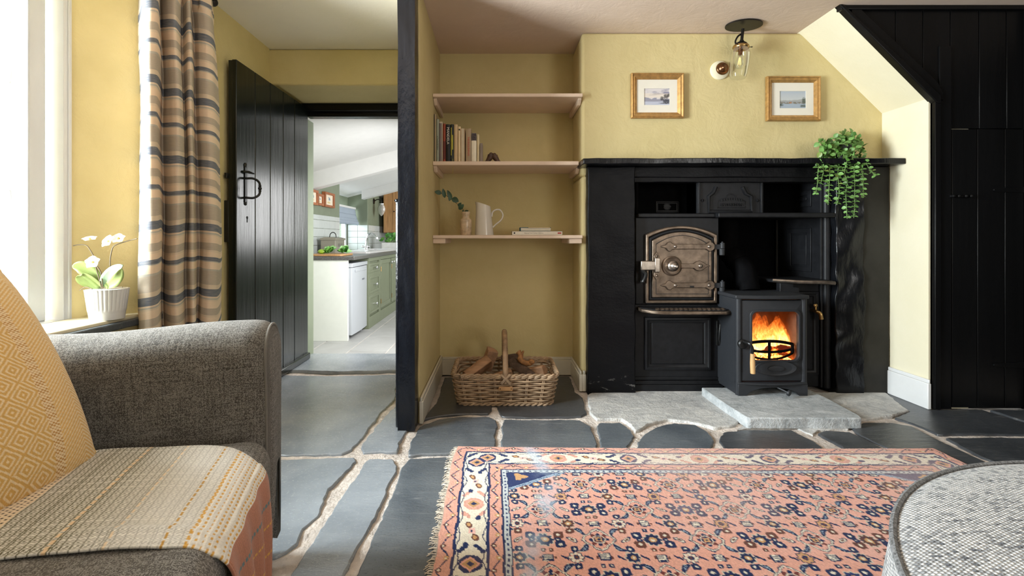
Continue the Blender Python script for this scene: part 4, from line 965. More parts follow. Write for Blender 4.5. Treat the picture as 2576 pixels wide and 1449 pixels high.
# ---- two little birds on one base
bd = thing('bird_figurine', 'small brown carved pair of birds sitting side by side on the middle shelf', 'figurine', (bx(1242), 2.80, ZS2))
m_bird = simple('brown_carved_wood', (.085, .045, .028), .5, var=.4, vs=60, bump=.4, bs=120)
kb = 2.80 / F
g = G(); g.ball((bx(1240), 2.80, ZS2 + .006), .042, 16, (1, .45, .16)); g.build('base', m_bird, bd)
for cx, s_, hh in ((1233.5, -1, 1.0), (1245.5, 1, .95)):
    X = (cx - CX) * kb
    b_ = Vector((X, 2.80, ZS2))
    P = [b_ + Vector((s_ * .036, 0, .006)), b_ + Vector((s_ * .020, 0, .012)), b_ + Vector((s_ * .008, 0, .026)), b_ + Vector((0, 0, .040 * hh)), b_ + Vector((-s_ * .004, 0, .052 * hh)), b_ + Vector((-s_ * .004, 0, .062 * hh)), b_ + Vector((-s_ * .004, 0, .067 * hh))]
    g = G(); g.tube(smoothpath(P, 4), [.003 + .0165 * math.sin(math.pi * min(1, .05 + i / 24 * .72)) ** 1 if i < 17 else .0125 * math.cos((i - 17) / 7 * 1.3) for i in range(25)], 12); bo = g.build('bird', m_bird, bd)
    g = G(); g.tube([b_ + Vector((-s_ * .012, -.002, .060 * hh)), b_ + Vector((-s_ * .019, -.003, .059 * hh))], [.0035, .0005], 6); g.build('beak', m_bird, bo)
# ---- vase with a eucalyptus sprig
YV = 2.80; kv = YV / F
vx = (1172 - CX) * kv
vs = thing('vase', 'small mottled cream bottle vase at the left of the lowest shelf', 'vase', (vx, YV, ZS3))
zt = H - (533 - CY) * kv
hv = zt - ZS3
g = G(); g.lathe([(.031, 0), (.034, .004), (.0355, hv * .35), (.036, hv * .60), (.034, hv * .67), (.026, hv * .71), (.022, hv * .75), (.0225, hv * .86), (.027, hv * .97), (.0265, hv), (.022, hv), (.018, hv * .85), (.018, hv * .5), (.0001, hv * .5)], (vx, YV, ZS3 + .0005), 28)
g.build('vase_body', simple('mottled_cream_glaze', (.55, .42, .28), .25, var=.3, vs=40, bump=.2, bs=90), vs)
eu = thing('eucalyptus_sprig', 'sprig of dark green eucalyptus leaning left out of the small vase', 'sprig', (vx, YV, zt))
def vp(px, py, dy=0): p = at(px, py, YV + dy); return p
stem = smoothpath([vp(1172, 560), vp(1168, 533), vp(1156, 518), vp(1140, 505), vp(1124, 493), vp(1112, 487), vp(1105, 484)], 5)
g = G(); g.tube(stem, .0018, 6); g.build('stem', m_twig, eu)
m_euc = simple('dark_eucalyptus_leaf', (.035, .075, .040), .5, var=.3, vs=30)
def leafmesh(L, Wd, cup=.12, n=8):
    g = G()
    for j in range(n + 1):
        t = j / n; w = Wd * math.sin(math.pi * min(1, max(0, t)) ** .85) ** .7 if 0 < t < 1 else 0.0004
        for s_ in (-1, -.5, 0, .5, 1): g.v.append((t * L, s_ * w * .5, abs(s_) ** 1.5 * w * cup + L * .06 * math.sin(math.pi * t)))
    for j in range(n):
        for i in range(4): g.f.append((j * 5 + i, j * 5 + i + 1, j * 5 + i + 6, j * 5 + i + 5))
    return g
def leaf(g, base, dirv, up, M=None):
    x = Vector(dirv).normalized(); z = (Vector(up) - x * Vector(up).dot(x)).normalized(); y = z.cross(x)
    return basis(x, y, z, Vector(base))
em = leafmesh(1, 1)
for (a, b, w, tw) in (((1111, 487), (1093, 482), 12, -.3), ((1119, 498), (1114, 474), 10, .2), ((1136, 502), (1125, 478), 11, .1), ((1133, 492), (1130, 506), 9, .6), ((1137, 499), (1154, 508), 15, -.2), ((1152, 519), (1161, 510), 8, .3), ((1154, 527), (1167, 514), 12, .4), ((1168, 533), (1179, 530), 6, .5), ((1166, 532), (1162, 530), 5, 0)):
    A, B = vp(*a, dy=-.004), vp(*b, dy=-.012); L = (B - A).length; g = leafmesh(L, w * kv)
    M = leaf(g, A, B - A, (tw * .5, -1, .25)); g.v = [tuple(M @ Vector(v)) for v in g.v]; g.build('leaf', m_euc, eu, smooth=60)
# ---- enamel jug
YJ = 2.82; kj = YJ / F; jx = (1220 - CX) * kj
jg = thing('jug', 'tall cream enamel jug with a looped handle on the lowest shelf', 'jug', (jx, YJ, ZS3))
hj = (590.5 - 507) * kj
def jug(u, v):
    a = 2 * math.pi * u; r = lerp(.058, .0445, v); 
    zt_ = hj * (1 - .115 * (1 + math.cos(a)) * .62)
    sp = max(0, -math.cos(a)) ** 6 * .006 * max(0, v - .85) / .15
    return (jx - .004 + (r + sp) * math.cos(a) + (-.006 * v), YJ + r * math.sin(a), ZS3 + .001 + zt_ * v)
g = G(); g.grid(jug, 40, 14, True); g.uv = None
b0 = len(g.v)
g.grid(lambda u, v: Vector(jug(u, 1 - v * .95)) * 1.0 + Vector((-.0022 * math.cos(2 * math.pi * u), -.0022 * math.sin(2 * math.pi * u), 0)), 40, 10, True); g.uv = None
for k in range(40): g.f.append((14 * 40 + k, 14 * 40 + (k + 1) % 40, b0 + (k + 1) % 40, b0 + k))
g.f.append(tuple(range(39, -1, -1)))
g.build('jug_body', m_ceramic, jg, smooth=60)
def jp(px, py): return at(px, py, YJ)
g = G(); g.tube(smoothpath([jp(1237, 545), jp(1239, 534), jp(1247, 528), jp(1257, 528), jp(1264, 537), jp(1264, 547), jp(1258, 556), jp(1248, 564), jp(1240, 572)], 6), .0052, 10); g.build('handle', m_ceramic, jg)
# ---- two books lying flat
YL = 2.76; kl_ = YL / F
def flatbook(lab, px0, px1, py0, py1, z0, rgb, white=False):
    x0, x1 = (px0 - CX) * kl_, (px1 - CX) * kl_; z1 = z0 + (py1 - py0) * kl_
    r = thing('book', lab, 'book', ((x0 + x1) / 2, YL + .1, z0), 'books lying flat on the lowest shelf')
    return r, x0, x1, z1
r, x0, x1, z1 = flatbook('long white paperback lying flat on the lowest shelf', 1288.5, 1414.5, 580.5, 590.5, ZS3 + .0005, None)
mw = cloth('white_cover', (232, 226, 212)); zz = ZS3 + .0005
g = G(); g.box(x0, x1, YL, YL + .002, zz, z1); g.box(x0, x1, YL, YL + .19, zz, zz + .0012); g.box(x0, x1, YL, YL + .19, z1 - .0012, z1); g.build('cover', mw, r)
g = G(); g.box(x0 + .001, x1 - .001, YL + .002, YL + .188, zz + .0012, z1 - .0012); g.build('pages', m_paper, r)
g = G(); g.box(x1 - .028, x1 - .006, YL - .0006, YL, zz + .008, zz + .016); g.build('red_spine_mark', cloth('red_mark', (176, 60, 56)), r)
g = G(); g.box(x0 + .009, x0 + .018, YL - .0006, YL, zz + .008, zz + .017); g.build('dark_spine_mark', m_black, r)
text('spine_title', 'National Trust Holiday Collection', .0085, basis(Vector((1, 0, 0)), Vector((0, 0, 1)), Vector((0, -1, 0)), Vector(((x0 + x1) / 2 - .02, YL - .0006, zz + .012))), simple('grey_ink', (.12, .11, .10), .6, var=0), r, .0001)
zb_ = z1
r, x0, x1, z1 = flatbook('smaller book with a blue spine lying on the long white paperback', 1309, 1386.5, 570.8, 580.3, zb_ + .0004, None); zz = zb_ + .0004
g = G(); g.box(x0, x0 + .004, YL + .012, YL + .14, zz, z1); g.box(x0, x1, YL + .012, YL + .14, z1 - .003, z1); g.box(x0, x1, YL + .012, YL + .14, zz, zz + .0015); g.build('cover', cloth('blue_cover', (40, 92, 110)), r, bevel=.001)
g = G(); g.box(x0 + .004, x1 - .001, YL + .015, YL + .138, zz + .0015, z1 - .003); g.build('pages', cloth('white_pages', (216, 208, 190)), r)
g = G(); g.box(x0 + .05, x1 - .006, YL + .0115, YL + .012, z1 - .003, z1 - .0005); g.build('cover_band', cloth('cream_band', (228, 200, 150)), r)

# ================================================================ LOG BASKET
bk = thing('log_basket', 'rectangular wicker log basket with a hooped cane handle on the alcove floor', 'basket', (.045, 2.68, 0))
def per(t, z, off=0.0):
    """point on the basket wall: t in 0..1 around, z height"""
    gx, gy = .262 + .03 * z / .17 + off, .165 + .022 * z / .17 + off; r = .05
    L = [2 * (gx - r), math.pi * r / 2, 2 * (gy - r), math.pi * r / 2] * 2; tot = sum(L); s_ = t % 1.0 * tot
    cor = [(gx - r, -gy + r, -90), None, (gx - r, gy - r, 0), None, (-gx + r, gy - r, 90), None, (-gx + r, -gy + r, 180)]
    segs = [('l', (-gx + r, -gy), (1, 0)), ('c', (gx - r, -gy + r), -90), ('l', (gx, -gy + r), (0, 1)), ('c', (gx - r, gy - r), 0), ('l', (gx - r, gy), (-1, 0)), ('c', (-gx + r, gy - r), 90), ('l', (-gx, gy - r), (0, -1)), ('c', (-gx + r, -gy + r), 180)]
    for (k, a, b), l in zip(segs, L):
        if s_ <= l or (k, a, b) == segs[-1]:
            if k == 'l': x, y = a[0] + b[0] * s_, a[1] + b[1] * s_
            else:
                an = math.radians(b + 90 * s_ / l); x, y = a[0] + r * math.cos(an), a[1] + r * math.sin(an)
            return Vector((.045 + x, 2.675 + y, z + .002))
        s_ -= l
NS = 20
def outn(t, z): 
    a, b = per(t - .002, z), per(t + .002, z); d = (b - a).normalized(); return Vector((d.y, -d.x, 0))
rows = 12
for k in range(rows):
    z = .014 + k * .0122; g = G(); P = []; Rr = []
    for i in range(NS * 8):
        t = i / (NS * 8); ph = math.cos(math.pi * (t * NS + k)); P.append(per(t, z + .0012 * mnoise.noise((t * 30, k, 0))) + outn(t, z) * .0075 * ph); Rr.append(.0049 + .0008 * mnoise.noise((t * 25, k * 3, 0)))
    g.tube(P, Rr, 6, True); g.build('weave_row', m_wicker, bk)
for i in range(NS):
    g = G(); t = (i + .0) / NS
    for dt in (-.0022, .0022): g.tube([per(t + dt, .0), per(t + dt, .158)], .0036, 6)
    o = g.build('stake', m_wicker, bk)
for k, (z, off) in enumerate(((.160, .002), (.168, .0), (.004, .002))):
    for ph in (0, math.pi):
        g = G(); g.tube([per(i / 240, z) + outn(i / 240, z) * .007 * math.cos(2 * math.pi * 26 * i / 240 + ph) + Vector((0, 0, .005 * math.sin(2 * math.pi * 26 * i / 240 + ph))) for i in range(240)], .0058, 6, True); g.build('rim_braid' if k < 2 else 'base_braid', m_wicker, bk)
g = G(); g.prism([(p.x, p.y) for p in [per(i / 40, .0) for i in range(40)]], 'z', .001, .010); g.build('base', m_wickerd, bk, fix=True)
# handle from the front rim to the back rim
hp = smoothpath([(.048, 2.487, .13), (.047, 2.485, .20), (.046, 2.51, .285), (.045, 2.58, .345), (.045, 2.68, .366), (.045, 2.78, .345), (.046, 2.845, .285), (.047, 2.862, .20), (.047, 2.858, .13)], 16)
m_hd = simple('wrapped_cane', (.33, .21, .12), .55, var=.4, vs=18, bump=.3, bs=200, bd=.001)
g = G(); g.tube(hp, [.0145 + .0016 * abs(math.sin(i * 1.3)) for i in range(len(hp))], 12); g.build('handle', m_hd, bk)
for z_, s_ in ((.155, 1), (.155, -1)):
    g = G(); g.tube(smoothpath([(.048 - s_ * .026, 2.479, .178), (.048, 2.470, .155), (.048 + s_ * .022, 2.476, .128)], 6), .005, 6); g.tube(smoothpath([(.048 - s_ * .020, 2.480, .180), (.048 + s_ * .005, 2.470, .156), (.048 + s_ * .028, 2.476, .131)], 6), .0045, 6); g.build('handle_lashing', m_wicker, bk)
g = G(); g.prism(rrect(.010, .086, .090, .113, .005), 'y', 2.477, 2.480); tg = g.build('leather_tag', m_leather, bk, bevel=.001, fix=True)
for x in (.018, .078):
    g = G(); g.ball((x, 2.476, .1015), .0028, 8); g.build('tag_stud', m_darkmetal, tg)
# ---- split logs
m_log = simple('split_log_face', (.40, .225, .125), .75, var=.25, vs=10, bump=.4, bs=60, stretch=(1, 6, 6))
m_bark = simple('bark', (.10, .062, .042), .9, var=.4, vs=40, bump=.9, bs=60, bd=.01)
m_gnarl = simple('gnarled_orange_wood', (.33, .155, .055), .75, var=.4, vs=50, bump=.6, bs=90)
def log(lab, a, b, r, roll, mat, wedge=True, cat='log'):
    a, b = Vector(a), Vector(b); d = (b - a).normalized(); up = Vector((0, 0, 1)); s_ = d.cross(up).normalized(); u2 = s_.cross(d)
    n = 3 if wedge else 1
    prof = []
    if wedge:
        for k in range(8): an = math.radians(lerp(-55, 55, k / 7)); prof.append((r * math.cos(an) - r * .35, r * math.sin(an)))
        prof.append((-r * .75, .06 * r)); prof.append((-r * .75, -.06 * r))
    else:
        for k in range(12): an = 2 * math.pi * k / 12; prof.append((r * math.cos(an), r * math.sin(an)))
    cr, sr = math.cos(math.radians(roll)), math.sin(math.radians(roll)); g = G(); m = len(prof); NL = 7
    for j in range(NL):
        c = a.lerp(b, j / (NL - 1))
        for k, (x, y) in enumerate(prof):
            q = 1 + .06 * mnoise.noise((j * .7, k * .6, r * 100)); x, y = x * q, y * q
            g.v.append(tuple(c + s_ * (x * cr - y * sr) + u2 * (x * sr + y * cr)))
    for j in range(NL - 1):
        for k in range(m): l = (k + 1) % m; g.f.append((j * m + k, j * m + l, (j + 1) * m + l, (j + 1) * m + k))
    g.f.append(tuple(range(m - 1, -1, -1))); g.f.append(tuple((NL - 1) * m + k for k in range(m)))
    o = g.build('firewood_log', mat, bevel=.003, smooth=35, fix=True); tag(o, lab, cat, 'logs in the wicker basket'); return o
log('split log with a smooth orange tan face at the left of the basket', (-.175, 2.61, .125), (-.045, 2.68, .20), .054, 90, m_log)
log('pale split log propped behind the left one, its flat face up', (-.075, 2.785, .12), (-.03, 2.76, .245), .052, 180, m_log)
log('light split log lying low across the front of the basket', (-.11, 2.545, .10), (.085, 2.565, .165), .042, 100, m_log)
log('grey brown weathered log just right of the handle', (.085, 2.70, .19), (.20, 2.57, .135), .038, 60, m_bark)
log('dark log lying across the back behind the handle', (.03, 2.80, .17), (.15, 2.80, .185), .038, 40, m_bark)
log('brown cut log with a flat end at the right of the basket', (.185, 2.65, .135), (.275, 2.60, .165), .048, 120, m_log)
g = G(); P = smoothpath([(.125, 2.68, .255), (.14, 2.67, .235), (.135, 2.655, .215), (.155, 2.645, .20), (.185, 2.64, .195), (.20, 2.64, .205)], 5)
g.tube(P, [.016 + .005 * mnoise.noise((i * .8, 0, 0)) for i in range(len(P))], 10); g.tube([(.142, 2.668, .235), (.155, 2.66, .262)], [.012, .006], 8); g.ball((.20, 2.638, .205), .02, 10, (1, 1, .8))
o = g.build('gnarled_root', m_gnarl, smooth=60); tag(o, 'knobbly orange piece of root sticking up from the log basket', 'wood')

# ================================================================ PICTURES ABOVE THE MANTEL
YPc = 2.742
def paint_grid(nx, ny, fn, x0, x1, z0, z1, y):
    g = G(); g.grid(lambda u, v: (lerp(x0, x1, u), y, lerp(z1, z0, v)), nx, ny); g.uv = None
    uu, vv = np.meshgrid(np.linspace(0, 1, nx + 1), np.linspace(0, 1, ny + 1)); g.col = fn(uu.ravel(), vv.ravel()).astype(np.float32); return g
def np_noise(u, v, sc, seed):
    rs = np.random.RandomState(seed); n = 64; T = rs.rand(n, n)
    x, y = u * sc, v * sc; xi, yi = np.floor(x).astype(int), np.floor(y).astype(int); fx, fy = x - xi, y - yi
    fx = fx * fx * (3 - 2 * fx); fy = fy * fy * (3 - 2 * fy); g_ = lambda a, b: T[a % n, b % n]
    return (g_(xi, yi) * (1 - fx) + g_(xi + 1, yi) * fx) * (1 - fy) + (g_(xi, yi + 1) * (1 - fx) + g_(xi + 1, yi + 1) * fx) * fy
def fbm(u, v, sc, seed, o=4): return sum(np_noise(u, v, sc * 2 ** k, seed + k) / 2 ** (k + 1) for k in range(o)) / (1 - .5 ** o)
def L3(c): return np.array(srgb(*c))
def blend(C, m, c): m = np.clip(m, 0, 1)[:, None]; return C * (1 - m) + np.array(c)[None, :] * m
def art_loch(u, v):
    C = np.tile(L3((214, 208, 208)), (len(u), 1)); n1 = fbm(u * 1.2, v * 3, 3, 1)
    C = blend(C, (n1 - .5) * 4 * (v < .42), L3((138, 136, 156))); C = blend(C, ((v > .3) & (v < .55)) * .5, L3((232, 218, 196)))
    hill = .66 - .10 * np.abs(np.sin(u * 7 + 1)) * (u < .5) - .06 * fbm(u, u * 0, 8, 3); C = blend(C, (v > hill) * (v < .78) * .75, L3((120, 124, 146)))
    C = blend(C, (v > .76) * (.5 + .5 * fbm(u, v * 6, 5, 4)), L3((176, 184, 204)))
    ell = lambda cx, cy, rx_, ry_: np.clip(1.4 - ((u - cx) / rx_) ** 2 - ((v - cy) / ry_) ** 2 + (fbm(u, v, 24, 7) - .5) * 1.6, 0, 1)
    for e in ((.70, .60, .08, .12), (.84, .48, .09, .13), (.96, .42, .08, .10), (.88, .74, .16, .12), (.80, .86, .2, .04)): C = blend(C, ell(*e) * .85, L3((58, 58, 62)))
    return C
def art_lake(u, v):
    C = np.tile(L3((176, 186, 198)), (len(u), 1)); C = blend(C, v * 1.2 * (v < .6), L3((206, 208, 204)))
    m = .56 - .12 * np.clip((u - .45) * 1.6, 0, 1) - .05 * fbm(u, u * 0, 9, 11); C = blend(C, ((v > m) & (v < .72)) * .6, L3((140, 140, 136)))
    C = blend(C, ((v > .62) & (v < .74)) * (fbm(u, v, 20, 12) > .48) * .7, L3((120, 108, 78)))
    C = blend(C, (v > .72) * (.55 + .4 * fbm(u, v * 4, 6, 13)), L3((158, 172, 186)))
    ell = lambda cx, cy, rx_, ry_: np.clip(1.3 - ((u - cx) / rx_) ** 2 - ((v - cy) / ry_) ** 2 + (fbm(u, v, 24, 17) - .5) * 1.6, 0, 1)
    for e in ((.93, .56, .09, .2), (.9, .85, .14, .07), (.05, .78, .12, .08)): C = blend(C, ell(*e) * .8, L3((74, 84, 70)))
    C = blend(C, ell(.42, .66, .06, .06) * .7, L3((176, 120, 70)))
    return C
m_art = vcol('watercolour', .9)
def picture(lab, px0, px1, py0, py1, art, ax, tilt):
    k = YPc / F; x0, x1, z0, z1 = (px0 - CX) * k, (px1 - CX) * k, H - (py1 - CY) * k, H - (py0 - CY) * k
    r = thing('framed_picture', lab, 'picture', ((x0 + x1) / 2, 2.758, z0), 'gilt framed watercolours above the mantel')
    w = .036; Y = 2.758
    prof = [(0, .0), (0, .020), (.006, .024), (.014, .018), (.020, .020), (.028, .014), (.036, .008), (.036, 0)]
    corners = [(x0, z0), (x1, z0), (x1, z1), (x0, z1)]; inward = [(1, 1), (-1, 1), (-1, -1), (1, -1)]
    for q in range(4):
        g = G(); a, b = q, (q + 1) % 4
        for c in (a, b):
            for (i_, h) in prof: g.v.append((corners[c][0] + inward[c][0] * i_, Y - h, corners[c][1] + inward[c][1] * i_))
        n = len(prof)
        for i in range(n - 1): g.f.append((i, i + n, i + n + 1, i + 1))
        g.f.append(tuple(range(n))); g.f.append(tuple(range(2 * n - 1, n - 1, -1)))
        g.build('frame_bar', m_gilt, r, fix=True, smooth=30)
    g = G(); ix0, ix1, iz0, iz1 = ax; cx0, cx1, cz0, cz1 = (ix0 - CX) * k, (ix1 - CX) * k, H - (iz1 - CY) * k, H - (iz0 - CY) * k
    g.ring([(x0 + w, z0 + w), (x1 - w, z0 + w), (x1 - w, z1 - w), (x0 + w, z1 - w)], [(cx0, cz0), (cx1, cz0), (cx1, cz1), (cx0, cz1)], 'y', Y - .007, Y - .0045); g.build('mount', m_mount, r)
    g = paint_grid(96, 70, art, cx0 - .003, cx1 + .003, cz0 - .003, cz1 + .003, Y - .004); g.build('watercolour', m_art, r, smooth=0)
    g = G(); g.box(x0 + .01, x1 - .01, Y - .003, Y - .001, z0 + .01, z1 - .01); g.build('backing', m_mount, r)
    return r
picture('left of the two gilt framed watercolours, a grey loch with dark trees', 1588, 1720, 184, 297, art_loch, (1622, 1686, 221, 263), 0)
picture('right of the two gilt framed watercolours, a pale blue lake scene', 1929, 2064, 192, 304, art_lake, (1964, 2030, 228, 271), 0)
# brass wall boss on a cream pattress
wf = thing('wall_fitting', 'round brown brass fitting on a cream block on the chimney wall', 'fitting', ((1816 - CX) * YPc / F, 2.758, H - (172 - CY) * YPc / F))
wx, wz = (1816 - CX) * YPc / F, H - (173 - CY) * YPc / F
g = G(); g.lathe([(.058, 0), (.056, .010), (.048, .016), (.0001, .016)], (wx - .006, 2.762, wz - .004), 26, MY); g.build('pattress', m_cream, wf)
g = G(); g.lathe([(.038, 0), (.038, .006), (.033, .012), (.026, .012), (.022, .020), (.013, .024), (.008, .030), (.0001, .030)], (wx + .004, 2.748, wz + .002), 26, MY); g.build('brass_boss', m_copper, wf)

# ================================================================ CEILING LAMP
YLm = 2.30; kL = YLm / F
lx = (1866 - CX) * kL
lm = thing('ceiling_lamp', 'small ceiling lamp with a black rose, brass collar and clear glass jar shade', 'lamp', (lx, YLm, CEIL))
rose_y = H; 
dR = 2.655; xr = (1871 - CX) * dR / F
g = G(); g.lathe([(.0001, 0), (.104, 0), (.104, .006), (.100, .010), (.0001, .010)], (xr, 2.655, CEIL - .011), 40, None, 1.0, .72); g.build('ceiling_rose', m_darkmetal, lm)
Y0 = dR; kk = Y0 / F
def lp_(px, py): return Vector(((px - CX) * kk, Y0, H - (py - CY) * kk))
top, nk, cap, bot = lp_(1869, 78), lp_(1866, 100), lp_(1862, 112), lp_(1854, 196)
ax = (bot - cap).normalized(); MX = ax.to_track_quat('-Z', 'Y').to_matrix().to_4x4()
g = G(); g.tube([top + Vector((0, 0, .012)), nk], .0085, 10); g.tube([nk - Vector((.0, 0, .004)), nk + Vector((-.002, 0, -.018))], .012, 10); g.build('stem', m_darkmetal, lm)
g = G(); g.tube(smoothpath([lp_(1864, 86), lp_(1856, 92), lp_(1850, 104), lp_(1852, 112)], 5), .005, 8); g.build('cable', m_darkmetal, lm)
c0 = nk + Vector((-.002, 0, -.012))
g = G(); g.lathe([(.0001, .004), (.012, .002), (.030, -.010), (.037, -.020), (.037, -.024)], c0, 24, MX); g.build('cap', m_darkmetal, lm)
c1 = c0 + ax * .022
g = G(); g.lathe([(.036, 0), (.043, -.003), (.045, -.010), (.044, -.016), (.041, -.020), (.036, -.020)], c1, 26, MX)
co = g.build('brass_collar', m_brass, lm)
for an in (0, 2.1, 4.2):
    d_ = MX @ Vector((math.cos(an + .2), math.sin(an + .2), 0)); g = G(); g.tube([c1 + ax * .010 + d_ * .04, c1 + ax * .010 + d_ * .056], .002, 6); g.ball(c1 + ax * .010 + d_ * .057, .004, 8); g.build('thumbscrew', m_darkmetal, co)
c2 = c1 + ax * .016
HL = (bot - c2).length
g = G(); g.lathe([(.041, 0), (.042, -.006), (.050, -.022), (.053, -.040), (.052, -HL * .55), (.046, -HL * .9), (.040, -HL), (.0001, -HL)], c2, 32, MX); g.build('glass_shade', m_glass, lm)
g = G(); g.lathe([(.013, .012), (.013, -.020), (.011, -.022), (.011, -.040), (.0001, -.042)], c2, 16, MX); g.build('lamp_holder', m_copper, lm)
g = G(); g.lathe([(.010, -.040), (.012, -.052), (.022, -.080), (.023, -.098), (.014, -.118), (.0001, -.122)], c2, 20, MX); bl = g.build('bulb', m_glass, lm)
m_fil = NT('filament'); m_fil = m_fil.set(col=(.9, .4, .1), em=(1.0, .45, .12), ems=4.0)
g = G()
for s_ in (-1, 0, 1): g.tube([c2 + ax * .055 + Vector((s_ * .003, 0, 0)), c2 + ax * .095 + Vector((s_ * .008, 0, 0))], .0012, 5)
g.build('filament', m_fil, bl)

# ================================================================ TRAILING PLANT ON THE MANTEL
YT = 2.585
def tp_(cx, cy, dy=0.0): return at(2030 + cx / 6.037, 320 + cy / 6.037, YT + dy)
pt = thing('trailing_plant', 'potted trailing plant with round green leaves hanging over the right end of the mantel', 'plant', (2.0, 2.68, 1.379))
pc = tp_(480, 420, .10); 
g = G(); g.lathe([(.038, 0), (.052, .075), (.054, .08), (.048, .08), (.046, .07), (.0001, .065)], (pc.x, 2.665, 1.380), 20); g.build('pot', simple('dark_pot', (.03, .03, .032), .4), pt)
m_leafs = [simple('round_leaf_%d' % i, c, .45, var=.25, vs=20) for i, c in enumerate(((.115, .255, .045), (.165, .335, .085), (.075, .175, .035), (.20, .27, .06)))]
lmesh = []
for mt in m_leafs:
    g = leafmesh(1, .78, .10, 5); me = g.mesh('leaf', mt, 60); lmesh.append(me)
hang = [[(300, 360), (200, 470), (170, 650), (160, 850), (130, 1010)], [(330, 370), (245, 480), (250, 660), (230, 760), (210, 850)], [(400, 400), (345, 500), (345, 700), (335, 900), (320, 1180)], [(480, 420), (480, 560), (470, 720), (485, 900), (490, 1000), (455, 1180)], [(560, 330), (610, 420), (600, 560), (570, 680), (610, 830), (590, 1000), (600, 1200), (610, 1390)], [(600, 380), (720, 480), (715, 640), (725, 800), (725, 1000), (725, 1200), (710, 1380)], [(620, 400), (740, 520), (830, 640), (845, 800), (855, 930), (860, 1070)], [(640, 380), (860, 470), (910, 570), (960, 650), (1020, 710), (1045, 745)]]
crown = [((160, 230), -.03), ((190, 380), -.04), ((240, 330), -.02), ((400, 150), .04), ((450, 170), .08), ((575, 70), .08), ((690, 90), .10), ((720, 130), .05), ((820, 230), .08), ((780, 170), .03), ((880, 400), 0), ((760, 330), -.03), ((650, 200), -.02), ((560, 250), -.04), ((320, 330), -.04), ((430, 430), -.05), ((700, 430), -.05), ((850, 300), .02), ((300, 250), .03), ((520, 180), .02), ((230, 440), -.02), ((560, 440), -.05)]
strands = [([tp_(x, y, .09 * (1 - i / 2) if i < 2 else -.0) for i, (x, y) in enumerate(h)], True) for h in hang]
for (x, y), dy in crown:
    a = tp_(500, 430, .08); b = tp_(x, y, .05 + dy); m_ = a.lerp(b, .5) + Vector((0, 0, .03)); strands.append(([a, m_, b], False))
nleaf = 0; rest = G(); restp = []
Rl = random.Random(3)
jobs = []
for P, hanging in strands:
    S = smoothpath(P, 10)
    g = G(); g.tube(S, .0017, 5); sg = g.build('stem', m_stem, pt)
    L = 0; nxt = .012 if hanging else .03
    tot = sum((S[i + 1] - S[i]).length for i in range(len(S) - 1)); side = 0
    for i in range(len(S) - 1):
        d = (S[i + 1] - S[i])
        while nxt < L + d.length:
            p = S[i] + d * ((nxt - L) / d.length); t = nxt / tot
            an = side * math.pi / 2 + Rl.uniform(-.5, .5); dn = d.normalized()
            o1 = dn.orthogonal().normalized(); o2 = dn.cross(o1)
            for s_ in (0, math.pi):
                dirv = o1 * math.cos(an + s_) + o2 * math.sin(an + s_) + dn * .25
                if not hanging: dirv += Vector((0, -.3, .1))
                sz = (.034 if not hanging else lerp(.030, .022, t)) * Rl.uniform(.75, 1.15)
                upv = (Vector((0, -.75, 1.0)) if Rl.random() < .6 else Vector((Rl.uniform(-.6, .6), -1, .3)))
                x = dirv.normalized(); z = upv - x * upv.dot(x)
                z = z.normalized() if z.length > .05 else x.orthogonal().normalized()
                M = basis(x * sz, z.cross(x) * sz, z * sz, p)
                jobs.append((sg, M, Rl.choice([0, 0, 1, 1, 1, 2, 3])))
            side += 1; nxt += Rl.uniform(.012, .017) if hanging else Rl.uniform(.014, .02)
        L += d.length
Rl.shuffle(jobs)
for sg, M, c in jobs[:300]:
    o = bpy.data.objects.new('leaf', lmesh[c]); COL.objects.link(o); o.parent = sg; o.matrix_parent_inverse = parent_world(sg).inverted(); o.matrix_basis = M
for c in range(4):
    pass
g = G(); base = leafmesh(1, .78, .10, 5)
for sg, M, c in jobs[300:]: g.add(base.v, base.f, M)
if g.v: o = g.build('foliage', m_leafs[1], pt, smooth=60); o['kind'] = 'stuff'

